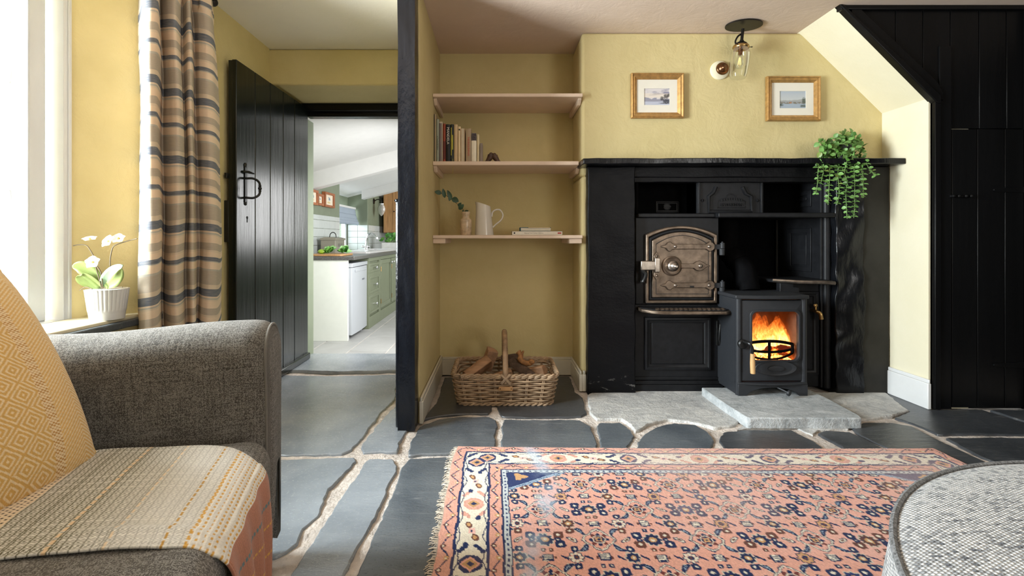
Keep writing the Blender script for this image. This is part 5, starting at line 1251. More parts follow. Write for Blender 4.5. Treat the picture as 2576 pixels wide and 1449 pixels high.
# ================================================================ RUG
RX0, RX1, RY1, RY0 = -0.180, 1.905, 2.000, 0.42
def rug_colors(u, v):
    """u metres from the left edge, v metres from the far edge"""
    rs = np.random.RandomState(5); Wd = RX1 - RX0
    j1 = (fbm(u, v, 60, 21, 2) - .5) * .006; j2 = (fbm(u, v, 60, 23, 2) - .5) * .006
    wob = (fbm(u, v, 3, 25, 2) - .5) * .02
    u = u + j1; v = v + j2
    salmon, navy, ivory, brown, gold, lblue, rose = [np.array(srgb(*c)) for c in ((232, 172, 152), (30, 44, 86), (234, 226, 206), (108, 66, 56), (206, 160, 108), (164, 186, 204), (238, 190, 178))]
    C = np.tile(salmon, (len(u), 1)); C = blend(C, (fbm(u * .3, v, 9, 31, 3) - .42) * 1.6, rose)
    def put(m, c): C[m] = c
    # ---- herati field
    P, Q = .326, .310
    def cells(ou, ov):
        iu = np.floor(u / P - ou + .5); iv = np.floor(v / Q - ov + .5); hsh = np.sin(iu * 12.9898 + iv * 78.233 + ou * 31 + ov * 57) * 43758.5453
        return u - (iu + ou) * P, v - (iv + ov) * Q, hsh - np.floor(hsh)
    def rosette(du, dv, hsh, R, petals, dark):
        r = np.hypot(du, dv); th = np.arctan2(dv, du); rad = R * (1 + .13 * np.cos(petals * th))
        put((r < rad + .0035) & (r >= rad), navy if not dark else ivory * .8)
        ringc = np.where((hsh < .6)[:, None], navy, np.where((hsh < .8)[:, None], navy * 1.7, brown)) if dark else np.where((hsh < .5)[:, None], ivory, gold)
        m = r < rad; C[m] = ringc[m]; put(m & (np.abs(np.mod(th * petals / (2 * np.pi), 1) - .5) < .12) & (r > R * .45), salmon if not dark else navy * .6)
        put(r < R * .48, gold if dark else navy); put(r < R * .24, ivory if dark else brown)
    def flower(a, b, R, c):
        sq = np.maximum(np.abs(a), np.abs(b)); di = np.abs(a) + np.abs(b); put((sq < R) & (di > R * .4) & (di < R * 1.65), c); put(di < R * .45, ivory)
    for ou, ov in ((0, 0), (.5, .5)):
        du, dv, hsh = cells(ou, ov); rosette(du, dv, hsh, .0245, 9, True)
        for sx in (-1, 1):
            put((np.abs(dv) < .0022) & (np.abs(du) < .034) & (np.abs(du) > .023), navy)
            for sy in (-1, 1): flower(du - sx * .044, dv - sy * .021, .0155, navy if sx * sy > 0 or ou else brown)
            flower(du - sx * .040, dv, .0085, navy)
            flower(du - sx * .012, dv - .045, .0075, brown); flower(du - sx * .012, dv + .045, .0075, navy)
    for ou, ov in ((.5, 0), (0, .5)):
        du, dv, hsh = cells(ou, ov); r = np.hypot(du, dv); th = np.arctan2(dv, du)
        dd = np.abs(du) / .054 + np.abs(dv) / .052 + .05 * np.cos(th * 8)
        put((dd < 1.10) & (dd > 1.03), navy); put((dd <= 1.03) & (dd > .93), ivory); put((dd <= .93) & (dd > .88), navy)
        put((r < .030 * (.60 + .40 * np.cos(4 * th))) , navy); put((r < .032 * (.55 + .45 * np.cos(4 * th + math.pi))) & (r > .012), np.array(srgb(120, 62, 58))); put((r < .019) & (r > .016), ivory); put(r < .0095, gold); put(r < .004, navy)
        for sx in (-1, 1):
            for sy in (-1, 1):
                a, b = du - sx * .050, dv - sy * .040; c_, s_ = math.cos(sx * sy * .80), math.sin(sx * sy * .80); x, y = a * c_ + b * s_, -a * s_ + b * c_; y = y + x * x * 14 * sy
                e = (x / .022) ** 2 + (y / .0072) ** 2; put(e < 1.35, ivory * .8); put(e < 1, navy); put((e < .25) & (np.mod(x * 180, 1) < .5), lblue)
        for k in (-1, 1):
            w = .017; zz = k * dv
            put((np.abs(du) < w) & (zz > .060) & (zz < .088), navy); put((np.abs(du) < w - .0025) & (zz > .0625) & (zz < .0855) & (np.mod(zz * 130, 1) < .62), ivory); put((np.abs(du) < .006) & (zz > .068) & (zz < .080), brown)
    for ou in (.25, .75):
        for ov in (.25, .75):
            du, dv, hsh = cells(ou, ov); rosette(du, dv, hsh, .0190, 8, False if ou + ov != 1.0 else True)
            flower(du, dv - .036, .0125, brown if ov > .5 else navy); flower(du, dv + .036, .0115, navy)
            for sx in (-1, 1): put((np.abs(du - sx * .034) < .011) & (np.abs(dv - .8 * (du - sx * .034)) < .0048), navy)
    for ou, ov in ((.25, 0), (.75, 0), (.25, .5), (.75, .5)):
        du, dv, hsh = cells(ou, ov); x, y = du * .8 + dv * .6, -du * .6 + dv * .8
        if ou > .5: x, y = du * .8 - dv * .6, du * .6 + dv * .8
        e = (x / .016) ** 2 + (y / .0062) ** 2; put(e < 1.5, navy); put(e < .8, ivory); put(e < .25, brown)
    for ou, ov in ((0, .25), (0, .75), (.5, .25), (.5, .75)):
        du, dv, hsh = cells(ou, ov); b_ = (np.abs(du) < .015) & (np.abs(dv) < .013); put(b_, navy); put((np.abs(du) < .0125) & (np.abs(dv) < .0105) & (np.mod((dv + .0105) * 145, 1) < .62), ivory)
        for sx in (-1, 1): put((np.abs(du - sx * .021) < .0035) & (np.abs(dv) < .005), brown)
    # ---- borders
    dl, dr_, df = u, Wd - u, v; dn = (RY1 - RY0) - v
    d = np.minimum(np.minimum(dl, dr_), np.minimum(df, dn)); s = np.where((df <= dl) & (df <= dr_) | (dn <= dl) & (dn <= dr_), u, v)
    # blue spandrels in the field corners
    cu = np.minimum(dl, dr_) - .225; cv = np.minimum(df, dn) - .225; m = (cu > 0) & (cv > 0) & (cu / .19 + cv / .11 < 1); C[m] = navy * 1.35
    m2 = m & (np.hypot(cu - .045, cv - .030) < .022 * (1 + .3 * np.cos(3 * np.arctan2(cv - .03, cu - .045)))); C[m2] = gold
    m = (cu > 0) & (cv > 0) & (np.abs(cu / .19 + cv / .11 - 1.07) < .075); C[m] = lblue * 1.1; m = (cu > 0) & (cv > 0) & (np.abs(cu / .19 + cv / .11 - 1.07) < .02); C[m] = navy
    def band(a, b): return (d >= a) & (d < b)
    put(band(.200, .225), lblue * .55 + ivory * .45); put(band(.200, .204), navy); put(band(.221, .225), navy); put(band(.209, .216) & (np.mod(s, .022) < .010), navy * 1.5)
    for a, b in ((.0, .052), (.155, .200)):   # salmon guards with a zigzag vine and florets
        put(band(a, b), salmon * .92); mid = (a + b) / 2; hw = (b - a) / 2
        zig = mid + (np.abs(np.mod(s, .10) - .05) / .05 * 2 - 1) * hw * .62; put(band(a, b) & (np.abs(d - zig) < .0026), navy)
        for o_ in (0, .05):
            q = np.mod(s + o_, .10) - .05; rr = np.hypot(q, d - (mid + (hw * .3 if o_ else -hw * .3))); cc = gold if o_ else brown; put(band(a, b) & (rr < .0085), cc); put(band(a, b) & (rr < .0040), ivory)
        put(band(b - .0035, b), navy); put(band(a, a + .003), navy if a > 0 else brown)
    put(band(.052, .155), ivory); put(band(.052, .0575), navy * 1.2); put(band(.1495, .155), navy * 1.2)
    T = d - .1035; per_ = .29; q = np.mod(s, per_) - per_ / 2; idx = np.floor(s / per_); bm = band(.0575, .1495)
    ag = np.where(np.mod(idx, 2)[:] < 1, 1.0, 0.0)
    dm = np.abs(q) / .036 + np.abs(T) / .036; sqm = np.maximum(np.abs(q), np.abs(T)); cA, cB = navy * 1.15, salmon * .85
    c_out = np.where((ag > .5)[:, None], cA, cB)
    m = bm & ((dm < 1.35) & (sqm < .034)); C[m] = c_out[m]; put(bm & (dm < .85), salmon); put(bm & (dm < .62), gold * .9); put(bm & (dm < .3), navy)
    for sx in (-1, 1):       # feathered wings beside each square
        for k in range(3):
            e = ((q - sx * (.052 + k * .011)) / .009) ** 2 + ((np.abs(T) - (.034 - k * .009)) / .008) ** 2; m = bm & (e < 1); C[m] = c_out[m]
    q2 = np.mod(s + per_ / 2, per_) - per_ / 2
    for sx in (-1, 1):
        a, b = q2 - sx * .030, T - sx * .012; x, y = a * .9 + b * .43, -a * .43 + b * .9; e = (x / .017) ** 2 + (y / .010) ** 2; put(bm & (e < 1), brown); put(bm & (e < .3), gold)
        a, b = q2 - sx * .066, T + sx * .016; e = (a / .012) ** 2 + (b / .009) ** 2; put(bm & (e < 1), navy * 1.2)
    put(bm & (np.abs(np.abs(T) - (.040 + .005 * np.sin(s * 60))) < .0018), navy); put(bm & (np.abs(q2) < .014) & (np.abs(T) < .010), rose); put(bm & (np.abs(q2) < .004) & (np.abs(T) < .004), navy)
    put(band(-1, .004), brown * .6 + ivory * .3)
    # faded, worn wool: soft blends and pile speckle
    fade = np.clip((fbm(u, v, 2.2, 41, 3) - .45) * 1.3, 0, .35); C = C * (1 - fade[:, None]) + np.array(srgb(224, 196, 186)) * fade[:, None]
    stri = np.clip(1.6 * np.exp(-((u - .32 - .05 * np.sin(v * 6)) / .03) ** 2) * (fbm(u, v, 14, 43, 2) - .3), 0, .55); C = C * (1 - stri[:, None]) + np.array(srgb(190, 208, 226)) * stri[:, None]
    C *= (.84 + .24 * rs.rand(len(u)))[:, None]
    return np.clip(C, 0, 1)
nx_, ny_ = 680, 500
uu, vv = np.meshgrid(np.linspace(0, 1, nx_ + 1), np.linspace(0, 1, ny_ + 1)); u_, v_ = uu.ravel() * (RX1 - RX0), vv.ravel() * (RY1 - RY0)
colr = rug_colors(u_, v_)
X = RX0 + u_; Y = RY1 - v_
edge = (fbm(u_ * 0, v_, 5, 51, 3) - .5) * .022; X = X + edge * (1 - uu.ravel()) * (uu.ravel() < .3) * np.clip(1 - uu.ravel() / .3, 0, 1)
Y = Y - .012 * np.sin(uu.ravel() * math.pi * 1.0) * np.clip(1 - vv.ravel() * 6, 0, 1) - .030 * uu.ravel() * np.clip(1 - vv.ravel(), 0, 1) * .6
rsr = np.random.RandomState(9)
Z = .0075 + .0016 * rsr.rand(len(X)) + .003 * (fbm(u_, v_, 5, 53, 2) - .4)
bord = np.minimum(np.minimum(uu, 1 - uu).ravel() * nx_, np.minimum(vv, 1 - vv).ravel() * ny_); Z = np.where(bord < 1, .0015, Z)
vs_ = np.stack([X, Y, Z], 1).astype(np.float32)
idx = (np.arange(ny_)[:, None] * (nx_ + 1) + np.arange(nx_)[None, :]).ravel()
quads = np.stack([idx, idx + nx_ + 1, idx + nx_ + 2, idx + 1], 1).astype(np.int32)
me = bpy.data.meshes.new('rug'); me.vertices.add(len(vs_)); me.vertices.foreach_set('co', vs_.ravel())
me.loops.add(quads.size); me.loops.foreach_set('vertex_index', quads.ravel()); me.polygons.add(len(quads))
me.polygons.foreach_set('loop_start', np.arange(0, quads.size, 4, dtype=np.int32)); me.polygons.foreach_set('loop_total', np.full(len(quads), 4, dtype=np.int32))
me.update(calc_edges=True)
ca = me.color_attributes.new('Col', 'FLOAT_COLOR', 'POINT'); c4 = np.ones((len(vs_), 4), dtype=np.float32); c4[:, :3] = colr; ca.data.foreach_set('color', c4.ravel())
me.materials.append(vcol('wool_pile', .95, .5, 500, .1, .1)); me.shade_smooth()
rug = bpy.data.objects.new('rug', me); COL.objects.link(rug); tag(rug, 'salmon, navy and ivory patterned wool rug laid over the flagstones', 'rug')
m_fringe = simple('ivory_fringe', (.60, .52, .42), .95, var=.3, vs=60)
g = G(); Rf = random.Random(4)
for i in range(330):
    y = lerp(RY1 - .005, RY0, i / 330 + Rf.uniform(-.001, .001)); e = Rf.uniform(.008, .026)
    x = RX0 + (np.interp(0, [0], [0])) + float(edge[min(len(edge) - 1, int((RY1 - y) / (RY1 - RY0) * ny_) * (nx_ + 1))])
    g.tube([(x + .006, y, .005), (x - e * .5, y + Rf.uniform(-.004, .004), .006), (x - e, y + Rf.uniform(-.008, .008), .002)], .0015, 4)
o = g.build('fringe', m_fringe, rug); o['kind'] = 'stuff'

# ================================================================ ARMCHAIR
TH = math.radians(16); CF = Vector((math.cos(TH), math.sin(TH), 0)); CS = Vector((-math.sin(TH), math.cos(TH), 0)); P0 = Vector((-.600, 1.180, 0))
def ch(a, b, z): return P0 + CF * a + CS * b + Vector((0, 0, z))
chair = thing('armchair', 'brown grey tweed armchair in the left foreground facing the fireplace', 'armchair', ch(-.45, -.3, 0))
# arm: profile swept from back to front, closed by a domed front panel
def armprof(u, ins=0.0, zsc=1.0):
    pts = [(.0, .04), (.0, .35), (-.004, .52), (-.014, .575), (-.020, .615), (-.012, .655), (.018, .682), (.07, .694), (.13, .682), (.172, .650), (.186, .61), (.180, .52), (.176, .30), (.172, .04)]
    S = ARM_S; L = ARM_L; t = u * L[-1]; k = 0
    while k < len(L) - 2 and L[k + 1] < t: k += 1
    f_ = (t - L[k]) / max(1e-9, L[k + 1] - L[k]); return S[k].lerp(S[k + 1], f_)
ARM_S = [Vector(p) for p in smoothpath([Vector((a, b, 0)) for a, b in [(.0, .04), (.0, .35), (-.004, .52), (-.014, .575), (-.020, .615), (-.012, .655), (.018, .682), (.07, .694), (.13, .682), (.172, .650), (.186, .61), (.180, .52), (.176, .30), (.172, .04)]], 4)]
ARM_L = [0]
for i in range(1, len(ARM_S)): ARM_L.append(ARM_L[-1] + (ARM_S[i] - ARM_S[i - 1]).length)
def armpt(u, v):
    p = armprof(u); a = lerp(-.86, 0, v); c = Vector((.083, .45)); k = 1.0
    if v > .955: k = 1 - .10 * ((v - .955) / .045) ** 2.2
    x, z = c.x + (p.x - c.x) * lerp(1, k, 1.0), c.y + (p.y - c.y) * (lerp(1, k, .45))
    z += -.012 * (1 - v) + .006 * math.sin(v * 9) * (1 if z > .6 else 0) 
    return ch(a, x, z if p.y > .041 else .04)
def armsym(off, nm):
    g = G(); g.grid(lambda u, v: armpt(u, v) + off, 60, 40, False, lambda u, v: (u * ARM_L[-1], v * .86)); n = 61
    base = 40 * n; cap = [armpt(i / 60, 1) + off for i in range(61)]
    cc = sum(cap, Vector()) / 61
    ring = []
    for q, (kk, da) in enumerate(((.93, .010), (.6, .015), (.25, .016))):
        for i in range(61): p = cc.lerp(cap[i], kk) + CF * da; g.v.append(tuple(p)); d = p - off - P0; g.uv.append((d.dot(CS), p.z))
        b0 = base + q * n if q == 0 else len(g.v) - 2 * n
        if q == 0: b0 = base
        b1 = len(g.v) - n
        for i in range(60): g.f.append((b0 + i, b0 + i + 1, b1 + i + 1, b1 + i))
    g.f.append(tuple(range(len(g.v) - n, len(g.v))))
    ar = g.build(nm, m_armtweed, chair, smooth=60)
    gp = G(); gp.tube([cc.lerp(cap[i], 1.0) + CF * .001 for i in range(2, 59)], .0036, 7); gp.build('piping', m_armtweed, ar)
    return ar
armsym(Vector((0, 0, 0)), 'arm')
armsym(-CS * 1.14, 'arm')
def cushionbox(name, a0, a1, b0, b1, z0, z1, parent, mat, r=.045, crown=.02, flat_front=0):
    """soft box: superellipse section with a crowned top"""
    g = G(); ca, cb, cz = (a0 + a1) / 2, (b0 + b1) / 2, (z0 + z1) / 2; ha, hb, hz = (a1 - a0) / 2, (b1 - b0) / 2, (z1 - z0) / 2
    def sq(x, h): return h - r if abs(x) > h - r else abs(x)
    bm = bmesh.new()
    n = 28
    for face in range(6):
        base = len(g.v); g.uv = g.uv if g.uv is not None else []
        for j in range(n + 1):
            for i in range(n + 1):
                s_, t_ = -1 + 2 * i / n, -1 + 2 * j / n; s_, t_ = math.sin(s_ * math.pi / 2), math.sin(t_ * math.pi / 2)
                q = [(s_, t_, 1), (t_, s_, -1), (1, s_, t_), (-1, t_, s_), (t_, 1, s_), (s_, -1, t_)][face]
                p = Vector((q[0] * ha, q[1] * hb, q[2] * hz))
                c = Vector((max(-(ha - r), min(ha - r, p.x)), max(-(hb - r), min(hb - r, p.y)), max(-(hz - r), min(hz - r, p.z))))
                d = p - c
                if d.length > 1e-9: p = c + d.normalized() * r
                p.z += crown * (1 - (p.x / ha) ** 2) * (1 - (p.y / hb) ** 2) * (1 if p.z > 0 else 0)
                w = ch(ca + p.x, cb + p.y, cz + p.z); g.v.append(tuple(w))
                g.uv.append([(p.x, p.y), (p.x, p.y), (p.y, p.z), (p.y, p.z), (p.x, p.z), (p.x, p.z)][face])
        for j in range(n):
            for i in range(n): k = base + j * (n + 1) + i; g.f.append((k, k + 1, k + n + 2, k + n + 1))
    bm.free(); return g.build(name, mat, parent, smooth=70)
seat = cushionbox('seat_cushion', -.72, .022, -.955, -.002, .235, .418, chair, m_armtweed, .06, .018)
cushionbox('seat_base', -.84, .0, -.97, .01, .11, .245, chair, m_armtweed, .03, 0)
cushionbox('back_rest', -.93, -.74, -1.0, .02, .12, .92, chair, m_armtweed, .08, 0)
for a, b in ((-.05, .09), (-.05, -1.05), (-.85, .09), (-.85, -1.05)):
    g = G(); g.tube([ch(a, b, .0), ch(a, b, .125)], [.014, .022], 12); g.build('leg', m_black, chair)

# ---- throw over the seat and its front edge
path = smoothpath([(-.64, 0, .428), (-.50, 0, .438), (-.35, 0, .443), (-.18, 0, .442), (-.075, 0, .434), (-.015, 0, .418), (.026, 0, .385), (.040, 0, .34), (.046, 0, .26), (.048, 0, .185)], 8)
TL = [0]
for i in range(1, len(path)): TL.append(TL[-1] + (path[i] - path[i - 1]).length)
def tpt(s):
    s = max(0, min(TL[-1] - 1e-6, s)); k = 0
    while k < len(TL) - 2 and TL[k + 1] < s: k += 1
    f_ = (s - TL[k]) / (TL[k + 1] - TL[k]); return path[k].lerp(path[k + 1], f_)
NT_, MT_ = 430, 200; TW0, TW1 = -.505, -.052
TT = TL[-1]
def throwpos(u, v):
    s = v * TT; p = tpt(s); q = (1 - v) * TT
    n_ = np.interp(q, [0, .15, .30, .60], [-.415, -.455, -.462, -.425]); f_ = np.interp(q, [0, .15, .30, .60], [-.205, -.165, -.100, -.060])
    b = lerp(n_, f_, u) + .004 * math.sin(v * 11) * (1 - u)
    crown = .004
    fold = .006 * math.sin(u * 21 + v * 2.0) * max(0, min(1, (v - .72) * 6)) 
    wr = .009 * math.exp(-((u - .10) / .035) ** 2) * math.exp(-((v - .62) / .10) ** 2) + .003 * mnoise.noise((u * 5, v * 9, 3))
    a = p.x + (fold + .003 if p.z < .40 else 0) ; z = p.z + (wr if p.z > .40 else 0) + .0015
    if u < .02 or u > .98: z -= .002
    return ch(a, b, z)
g = G(); g.grid(throwpos, MT_, NT_); g.uv = None
uu, vv = np.meshgrid(np.linspace(0, 1, MT_ + 1), np.linspace(0, 1, NT_ + 1)); bq, sq_ = uu.ravel() * (TW1 - TW0), vv.ravel() * TT; e_ = TT - sq_
def throw_colors(b, e):
    cream, olive, white, gold, terra, blue, brownk = [np.array(srgb(*c)) for c in ((226, 206, 176), (96, 90, 62), (238, 234, 224), (214, 164, 78), (182, 124, 100), (92, 122, 128), (66, 56, 40))]
    C = np.tile(cream, (len(b), 1)); st = lambda k, w=.5: np.mod(b * k, 1) < w; se = lambda k, w=.5: np.mod(e * k, 1) < w
    rs = np.random.RandomState(3)
    # woven body: pale weft ticks on olive, whitened towards the fold as painted light
    m = e > .20; tick = (np.mod(b * 170 + np.floor(e * 280) * .5, 1) < .52) & (np.mod(e * 280, 1) < .80)
    wfrac = np.clip((.46 - e) / .12, 0, 1); ground = olive[None] * (1 - wfrac[:, None] * .9) + (white * .66)[None] * wfrac[:, None] * .9
    C[m] = ground[m]; C[m & tick] = (white * .92)
    m = (e > .57) & (e < .615); C[m] = cream; C[m & (np.mod(b * 90 + np.floor(e * 120) * .5, 1) < .4) & (np.mod(e * 120, 1) < .5)] = brownk
    m = e > .615; C[m & ~tick] = brownk
    m = (e > .20) & (e < .275); chk = (np.mod(b * 62, 1) < .5); C[m] = white * .85; C[m & chk & (np.mod(e * 90, 1) < .55)] = gold; C[m & (np.mod(e * 90, 1) < .22)] = white
    # stitched lines
    for x, c, k, w in ((.305, gold * .75, 50, .0022), (.385, cream, 44, .0024), (.465, gold * .6 + white * .4, 50, .0028), (.272, gold, 60, .0018)):
        C[(np.abs(e - x) < w) & (np.mod(b * k, 1) < .68)] = c
    m = e <= .20; C[m] = terra; C[m & (np.mod(b * 160, 1) < .35)] = terra * .8; C[(np.abs(e - .155) < .003) & (np.mod(b * 60, 1) < .7)] = blue; C[(np.abs(e - .115) < .002) & (np.mod(b * 60, 1) < .7)] = gold; C[(np.abs(e - .06) < .0018) & (np.mod(b * 60, 1) < .7)] = gold
    return np.clip(C * (.9 + .2 * rs.rand(len(b)))[:, None], 0, 1)
g.col = throw_colors(bq, e_)
thr = g.build('throw_blanket', vcol('woven_throw', .9, .4, 450, .15, .2), smooth=60)
tag(thr, 'striped olive, white and terracotta woven throw draped over the armchair seat', 'throw')
so = thr.modifiers.new('thick', 'SOLIDIFY'); so.thickness = .004; so.offset = 1
m_fr = [simple('throw_fringe_%d' % i, c, .9, var=.2) for i, c in enumerate((srgb(72, 56, 38), srgb(150, 112, 58)))]
for k in range(62):
    u = (k + .5) / 62; p = throwpos(u, .998); g = G(); sw = .010 * math.sin(k * 1.7)
    g.tube([p, p + CF * .004 + Vector((0, 0, -.05)), p + CF * .002 + CS * sw + Vector((0, 0, -.125))], [.0032, .0030, .0022], 5); g.build('tassel', m_fr[k % 2], thr)

# ---- mustard cushion
tip = Vector((-.885, 1.005, .430)); e1 = Vector((-.06, -1, .02)).normalized(); e2 = Vector((-.50, .12, .86)).normalized(); e2 = (e2 - e1 * e2.dot(e1)).normalized(); nn = e1.cross(e2).normalized()
if nn.x < 0: nn = -nn
SZ = .50
def pil(u, v, side):
    x, y = 2 * u - 1, 2 * v - 1; t = (max(0, 1 - x * x) * max(0, 1 - y * y)) ** .42
    pin = 1 - .05 * (1 - abs(x) ** 2) * abs(y) ** 3 ; pin2 = 1 - .05 * (1 - abs(y) ** 2) * abs(x) ** 3
    # seams bow out a little between the corners
    bx_ = .035 * (1 - y * y) * x; by_ = .035 * (1 - x * x) * y
    c = tip + e1 * SZ * .5 + e2 * SZ * .5
    return c + e1 * (x * SZ / 2 + bx_ * SZ) + e2 * (y * SZ / 2 + by_ * SZ) + nn * (side * t * .085)
cus = thing('cushion', 'mustard yellow cushion with woven diamond bands leaning on the armchair', 'cushion', tip)
N_ = 330
g = G(); g.grid(lambda u, v: pil(u, v, 1), N_, N_); g.uv = None
uu, vv = np.meshgrid(np.linspace(0, 1, N_ + 1), np.linspace(0, 1, N_ + 1)); x_, y_ = uu.ravel(), vv.ravel()
def cushion_colors(x, y):
    must, cream, amber = np.array(srgb(226, 178, 98)), np.array(srgb(238, 214, 170)), np.array(srgb(196, 138, 62)); X_, Y_ = x * .5, y * .5
    C = np.tile(must, (len(x), 1))
    bp = np.mod(X_ + .15, .26)
    dm = bp < .112; a = np.abs(np.mod(bp, .056) - .028); b = np.abs(np.mod(Y_, .050) - .025); r = a / .028 + b / .025
    ln = np.mod(r * 2.6 + .12, 1) < .42
    C[dm & ln] = cream; C[dm & ~ln] = must * .94
    for lo, hi in ((.112, .134), (.238, .26)):
        e = (bp >= lo) & (bp < hi); C[e] = amber; C[e & (np.mod(Y_ * 150 + np.floor(bp * 230) * .5, 1) < .6)] = cream
    h = (bp >= .134) & (bp < .238); zz = np.mod((Y_ + np.abs(bp - .186) * .8) * 125, 1); C[h & (zz < .42)] = cream
    rs = np.random.RandomState(8); return np.clip(C * (.90 + .2 * rs.rand(len(x)))[:, None], 0, 1)
g.col = cushion_colors(x_, y_)
m_cush = vcol('mustard_weave', .9, .5, 420, .15, .3)
g.build('cushion_front', m_cush, cus, smooth=70)
g = G(); g.grid(lambda u, v: pil(u, v, -1), 40, 40); g.uv = None; g.col = np.tile(np.array(srgb(222, 172, 96)), (41 * 41, 1)); g.build('cushion_back', m_cush, cus, smooth=70, fix=False)
sm = [pil(i / 40, 0, 1) for i in range(41)] + [pil(1, i / 40, 1) for i in range(1, 41)] + [pil(1 - i / 40, 1, 1) for i in range(1, 41)] + [pil(0, 1 - i / 40, 1) for i in range(1, 40)]
g = G(); g.tube(sm, .0045, 6, True); g.build('seam', simple('mustard_seam', srgb(224, 186, 116), .9, var=.15, vs=200), cus)

# ================================================================ ROUND FOOTSTOOL
SCX, SCY, SRR, SZT = 1.078, .302, .628, .478
fsn = thing('footstool', 'big round pale grey tweed footstool in the right foreground', 'footstool', (SCX, SCY, .012))
def stoolside(u, v):
    a = 2 * math.pi * u; z = lerp(.075, SZT - .012, v); r = SRR + .016 * math.sin(math.pi * v) - .012 * v; return (SCX + r * math.cos(a), SCY + r * math.sin(a), z)
g = G(); g.grid(stoolside, 160, 16, True, lambda u, v: (u * 2 * math.pi * SRR, v * .4)); g.build('side_panel', m_stooltweed, fsn, smooth=60)
g = G()
def stooltop(u, v):
    a = 2 * math.pi * u; r = (SRR - .013) * (1 - v) ** .8; t = r / (SRR - .013); return (SCX + r * math.cos(a), SCY + r * math.sin(a), SZT + .022 * (1 - t ** 2.5) + .004 * (1 - t ** 14) - .012 * t ** 20)
g.grid(stooltop, 160, 40, True, lambda u, v: ((SRR * (1 - v) ** .8) * math.cos(2 * math.pi * u), (SRR * (1 - v) ** .8) * math.sin(2 * math.pi * u))); g.build('top_panel', m_stooltweed, fsn, smooth=60)
g = G(); g.tube([(SCX + (SRR - .013) * math.cos(2 * math.pi * i / 180), SCY + (SRR - .013) * math.sin(2 * math.pi * i / 180), SZT - .010) for i in range(180)], .0052, 7, True)
m_pip = weave('grey_piping', (0.03, 0.033, 0.04), (0.20, 0.21, 0.215), (0.5, 0.5, 0.48), 300, 300, .6)
g.build('piping', simple('piping_tweed', (.17, .175, .18), .9, var=.7, vs=220, bump=.4, bs=300, bd=.002), fsn)
for k in range(4):
    a = math.pi / 4 + k * math.pi / 2; g = G(); g.tube([(SCX + .45 * math.cos(a), SCY + .45 * math.sin(a), .012), (SCX + .45 * math.cos(a), SCY + .45 * math.sin(a), .08)], [.02, .026], 12); g.build('foot', m_black, fsn)

# ================================================================ CURTAIN
cp = [(351, 2.02), (349, 1.92), (356, 1.85), (376, 1.84), (396, 1.87), (405, 1.95), (411, 2.03), (420, 2.01), (434, 1.985), (450, 1.99), (462, 2.05), (468, 2.11), (478, 2.075), (488, 2.085), (494, 2.16), (499, 2.20), (510, 2.17), (528, 2.165), (545, 2.20), (553, 2.27), (558, 2.36), (555, 2.42)]
cpath = smoothpath([((px - CX) * d / F, d, 0) for px, d in cp], 8)
CL = [0]
for i in range(1, len(cpath)): CL.append(CL[-1] + (cpath[i] - cpath[i - 1]).length)
def curt(u, v):
    z = lerp(.30, 2.13, v); t = u * CL[-1]; k = 0
    while k < len(CL) - 2 and CL[k + 1] < t: k += 1
    p = cpath[k].lerp(cpath[k + 1], (t - CL[k]) / max(1e-9, CL[k + 1] - CL[k]))
    gth = max(0, min(1, (z - 1.0) / 1.1)); anchor = Vector((-1.44, 1.90, 0))
    p = anchor + Vector(((p.x - anchor.x) * 1.0, (p.y - anchor.y) * (1 - .17 * gth ** 1.5), 0))
    hd = max(0, min(1, (z - 1.985) / .03)); 
    p += Vector((.008 * math.sin(u * 95) * hd * .6, .006 * math.sin(u * 120) * hd, 0))
    p += Vector((.010 * mnoise.noise((u * 6, z * 2.5, 0)), .012 * mnoise.noise((u * 6, z * 2.0, 9)), 0))
    return Vector((p.x, p.y, z))
g = G(); g.grid(curt, 340, 120, False, lambda u, v: (u * CL[-1], lerp(.30, 2.13, v) + .012 * math.sin(u * 17) + .016 * mnoise.noise((u * 7, v * 3, 2))))
k = NT('striped_curtain'); sp_ = k.n('ShaderNodeSeparateXYZ', {0: k.uv()}); nz = k.noise(k.vmul(k.uv(), (6, 90, 1)), 1.0, 2)
ph = k.math('FRACT', k.math('DIVIDE', k.math('SUBTRACT', 2.19, k.math('ADD', sp_.outputs[1], k.math('MULTIPLY', nz, .006))), .300))
dk, pe, ta, gt, be = srgb(118, 126, 140), srgb(248, 228, 204), srgb(200, 188, 172), srgb(202, 198, 188), srgb(236, 220, 198)
c = k.ramp(ph, [(0, dk), (.11, pe), (.135, gt), (.16, be), (.18, pe), (.29, ta), (.40, be), (.43, pe), (.51, dk), (.57, gt), (.585, pe), (.69, gt), (.715, ta), (.93, be)], 'CONSTANT')
w1_ = k.noise(k.vmul(k.uv(), (260, 30, 1)), 1.0, 2); w2_ = k.noise(k.vmul(k.uv(), (22, 420, 1)), 1.0, 2)
c = k.mix(k.math('MULTIPLY', k.math('SUBTRACT', w2_, .35), .8), c, be); hv = k.math('ADD', w1_, w2_)
nrm = k.bump(hv, .25, .002)
df = k.n('ShaderNodeBsdfDiffuse', {'Color': c, 'Normal': nrm}); tl = k.n('ShaderNodeBsdfTranslucent', {'Color': c, 'Normal': nrm})
mx = k.n('ShaderNodeMixShader', {0: .35, 1: df.outputs[0], 2: tl.outputs[0]}); k.link(mx.outputs[0], k.out.inputs[0])
cur = g.build('curtain', k.m, smooth=80); tag(cur, 'striped peach, taupe and navy curtain hanging beside the left window', 'curtain')
so = cur.modifiers.new('thick', 'SOLIDIFY'); so.thickness = .003
cr_ = thing('curtain_pole', 'dark curtain pole end above the striped curtain', 'curtain pole', (-1.44, 2.3, 2.10))
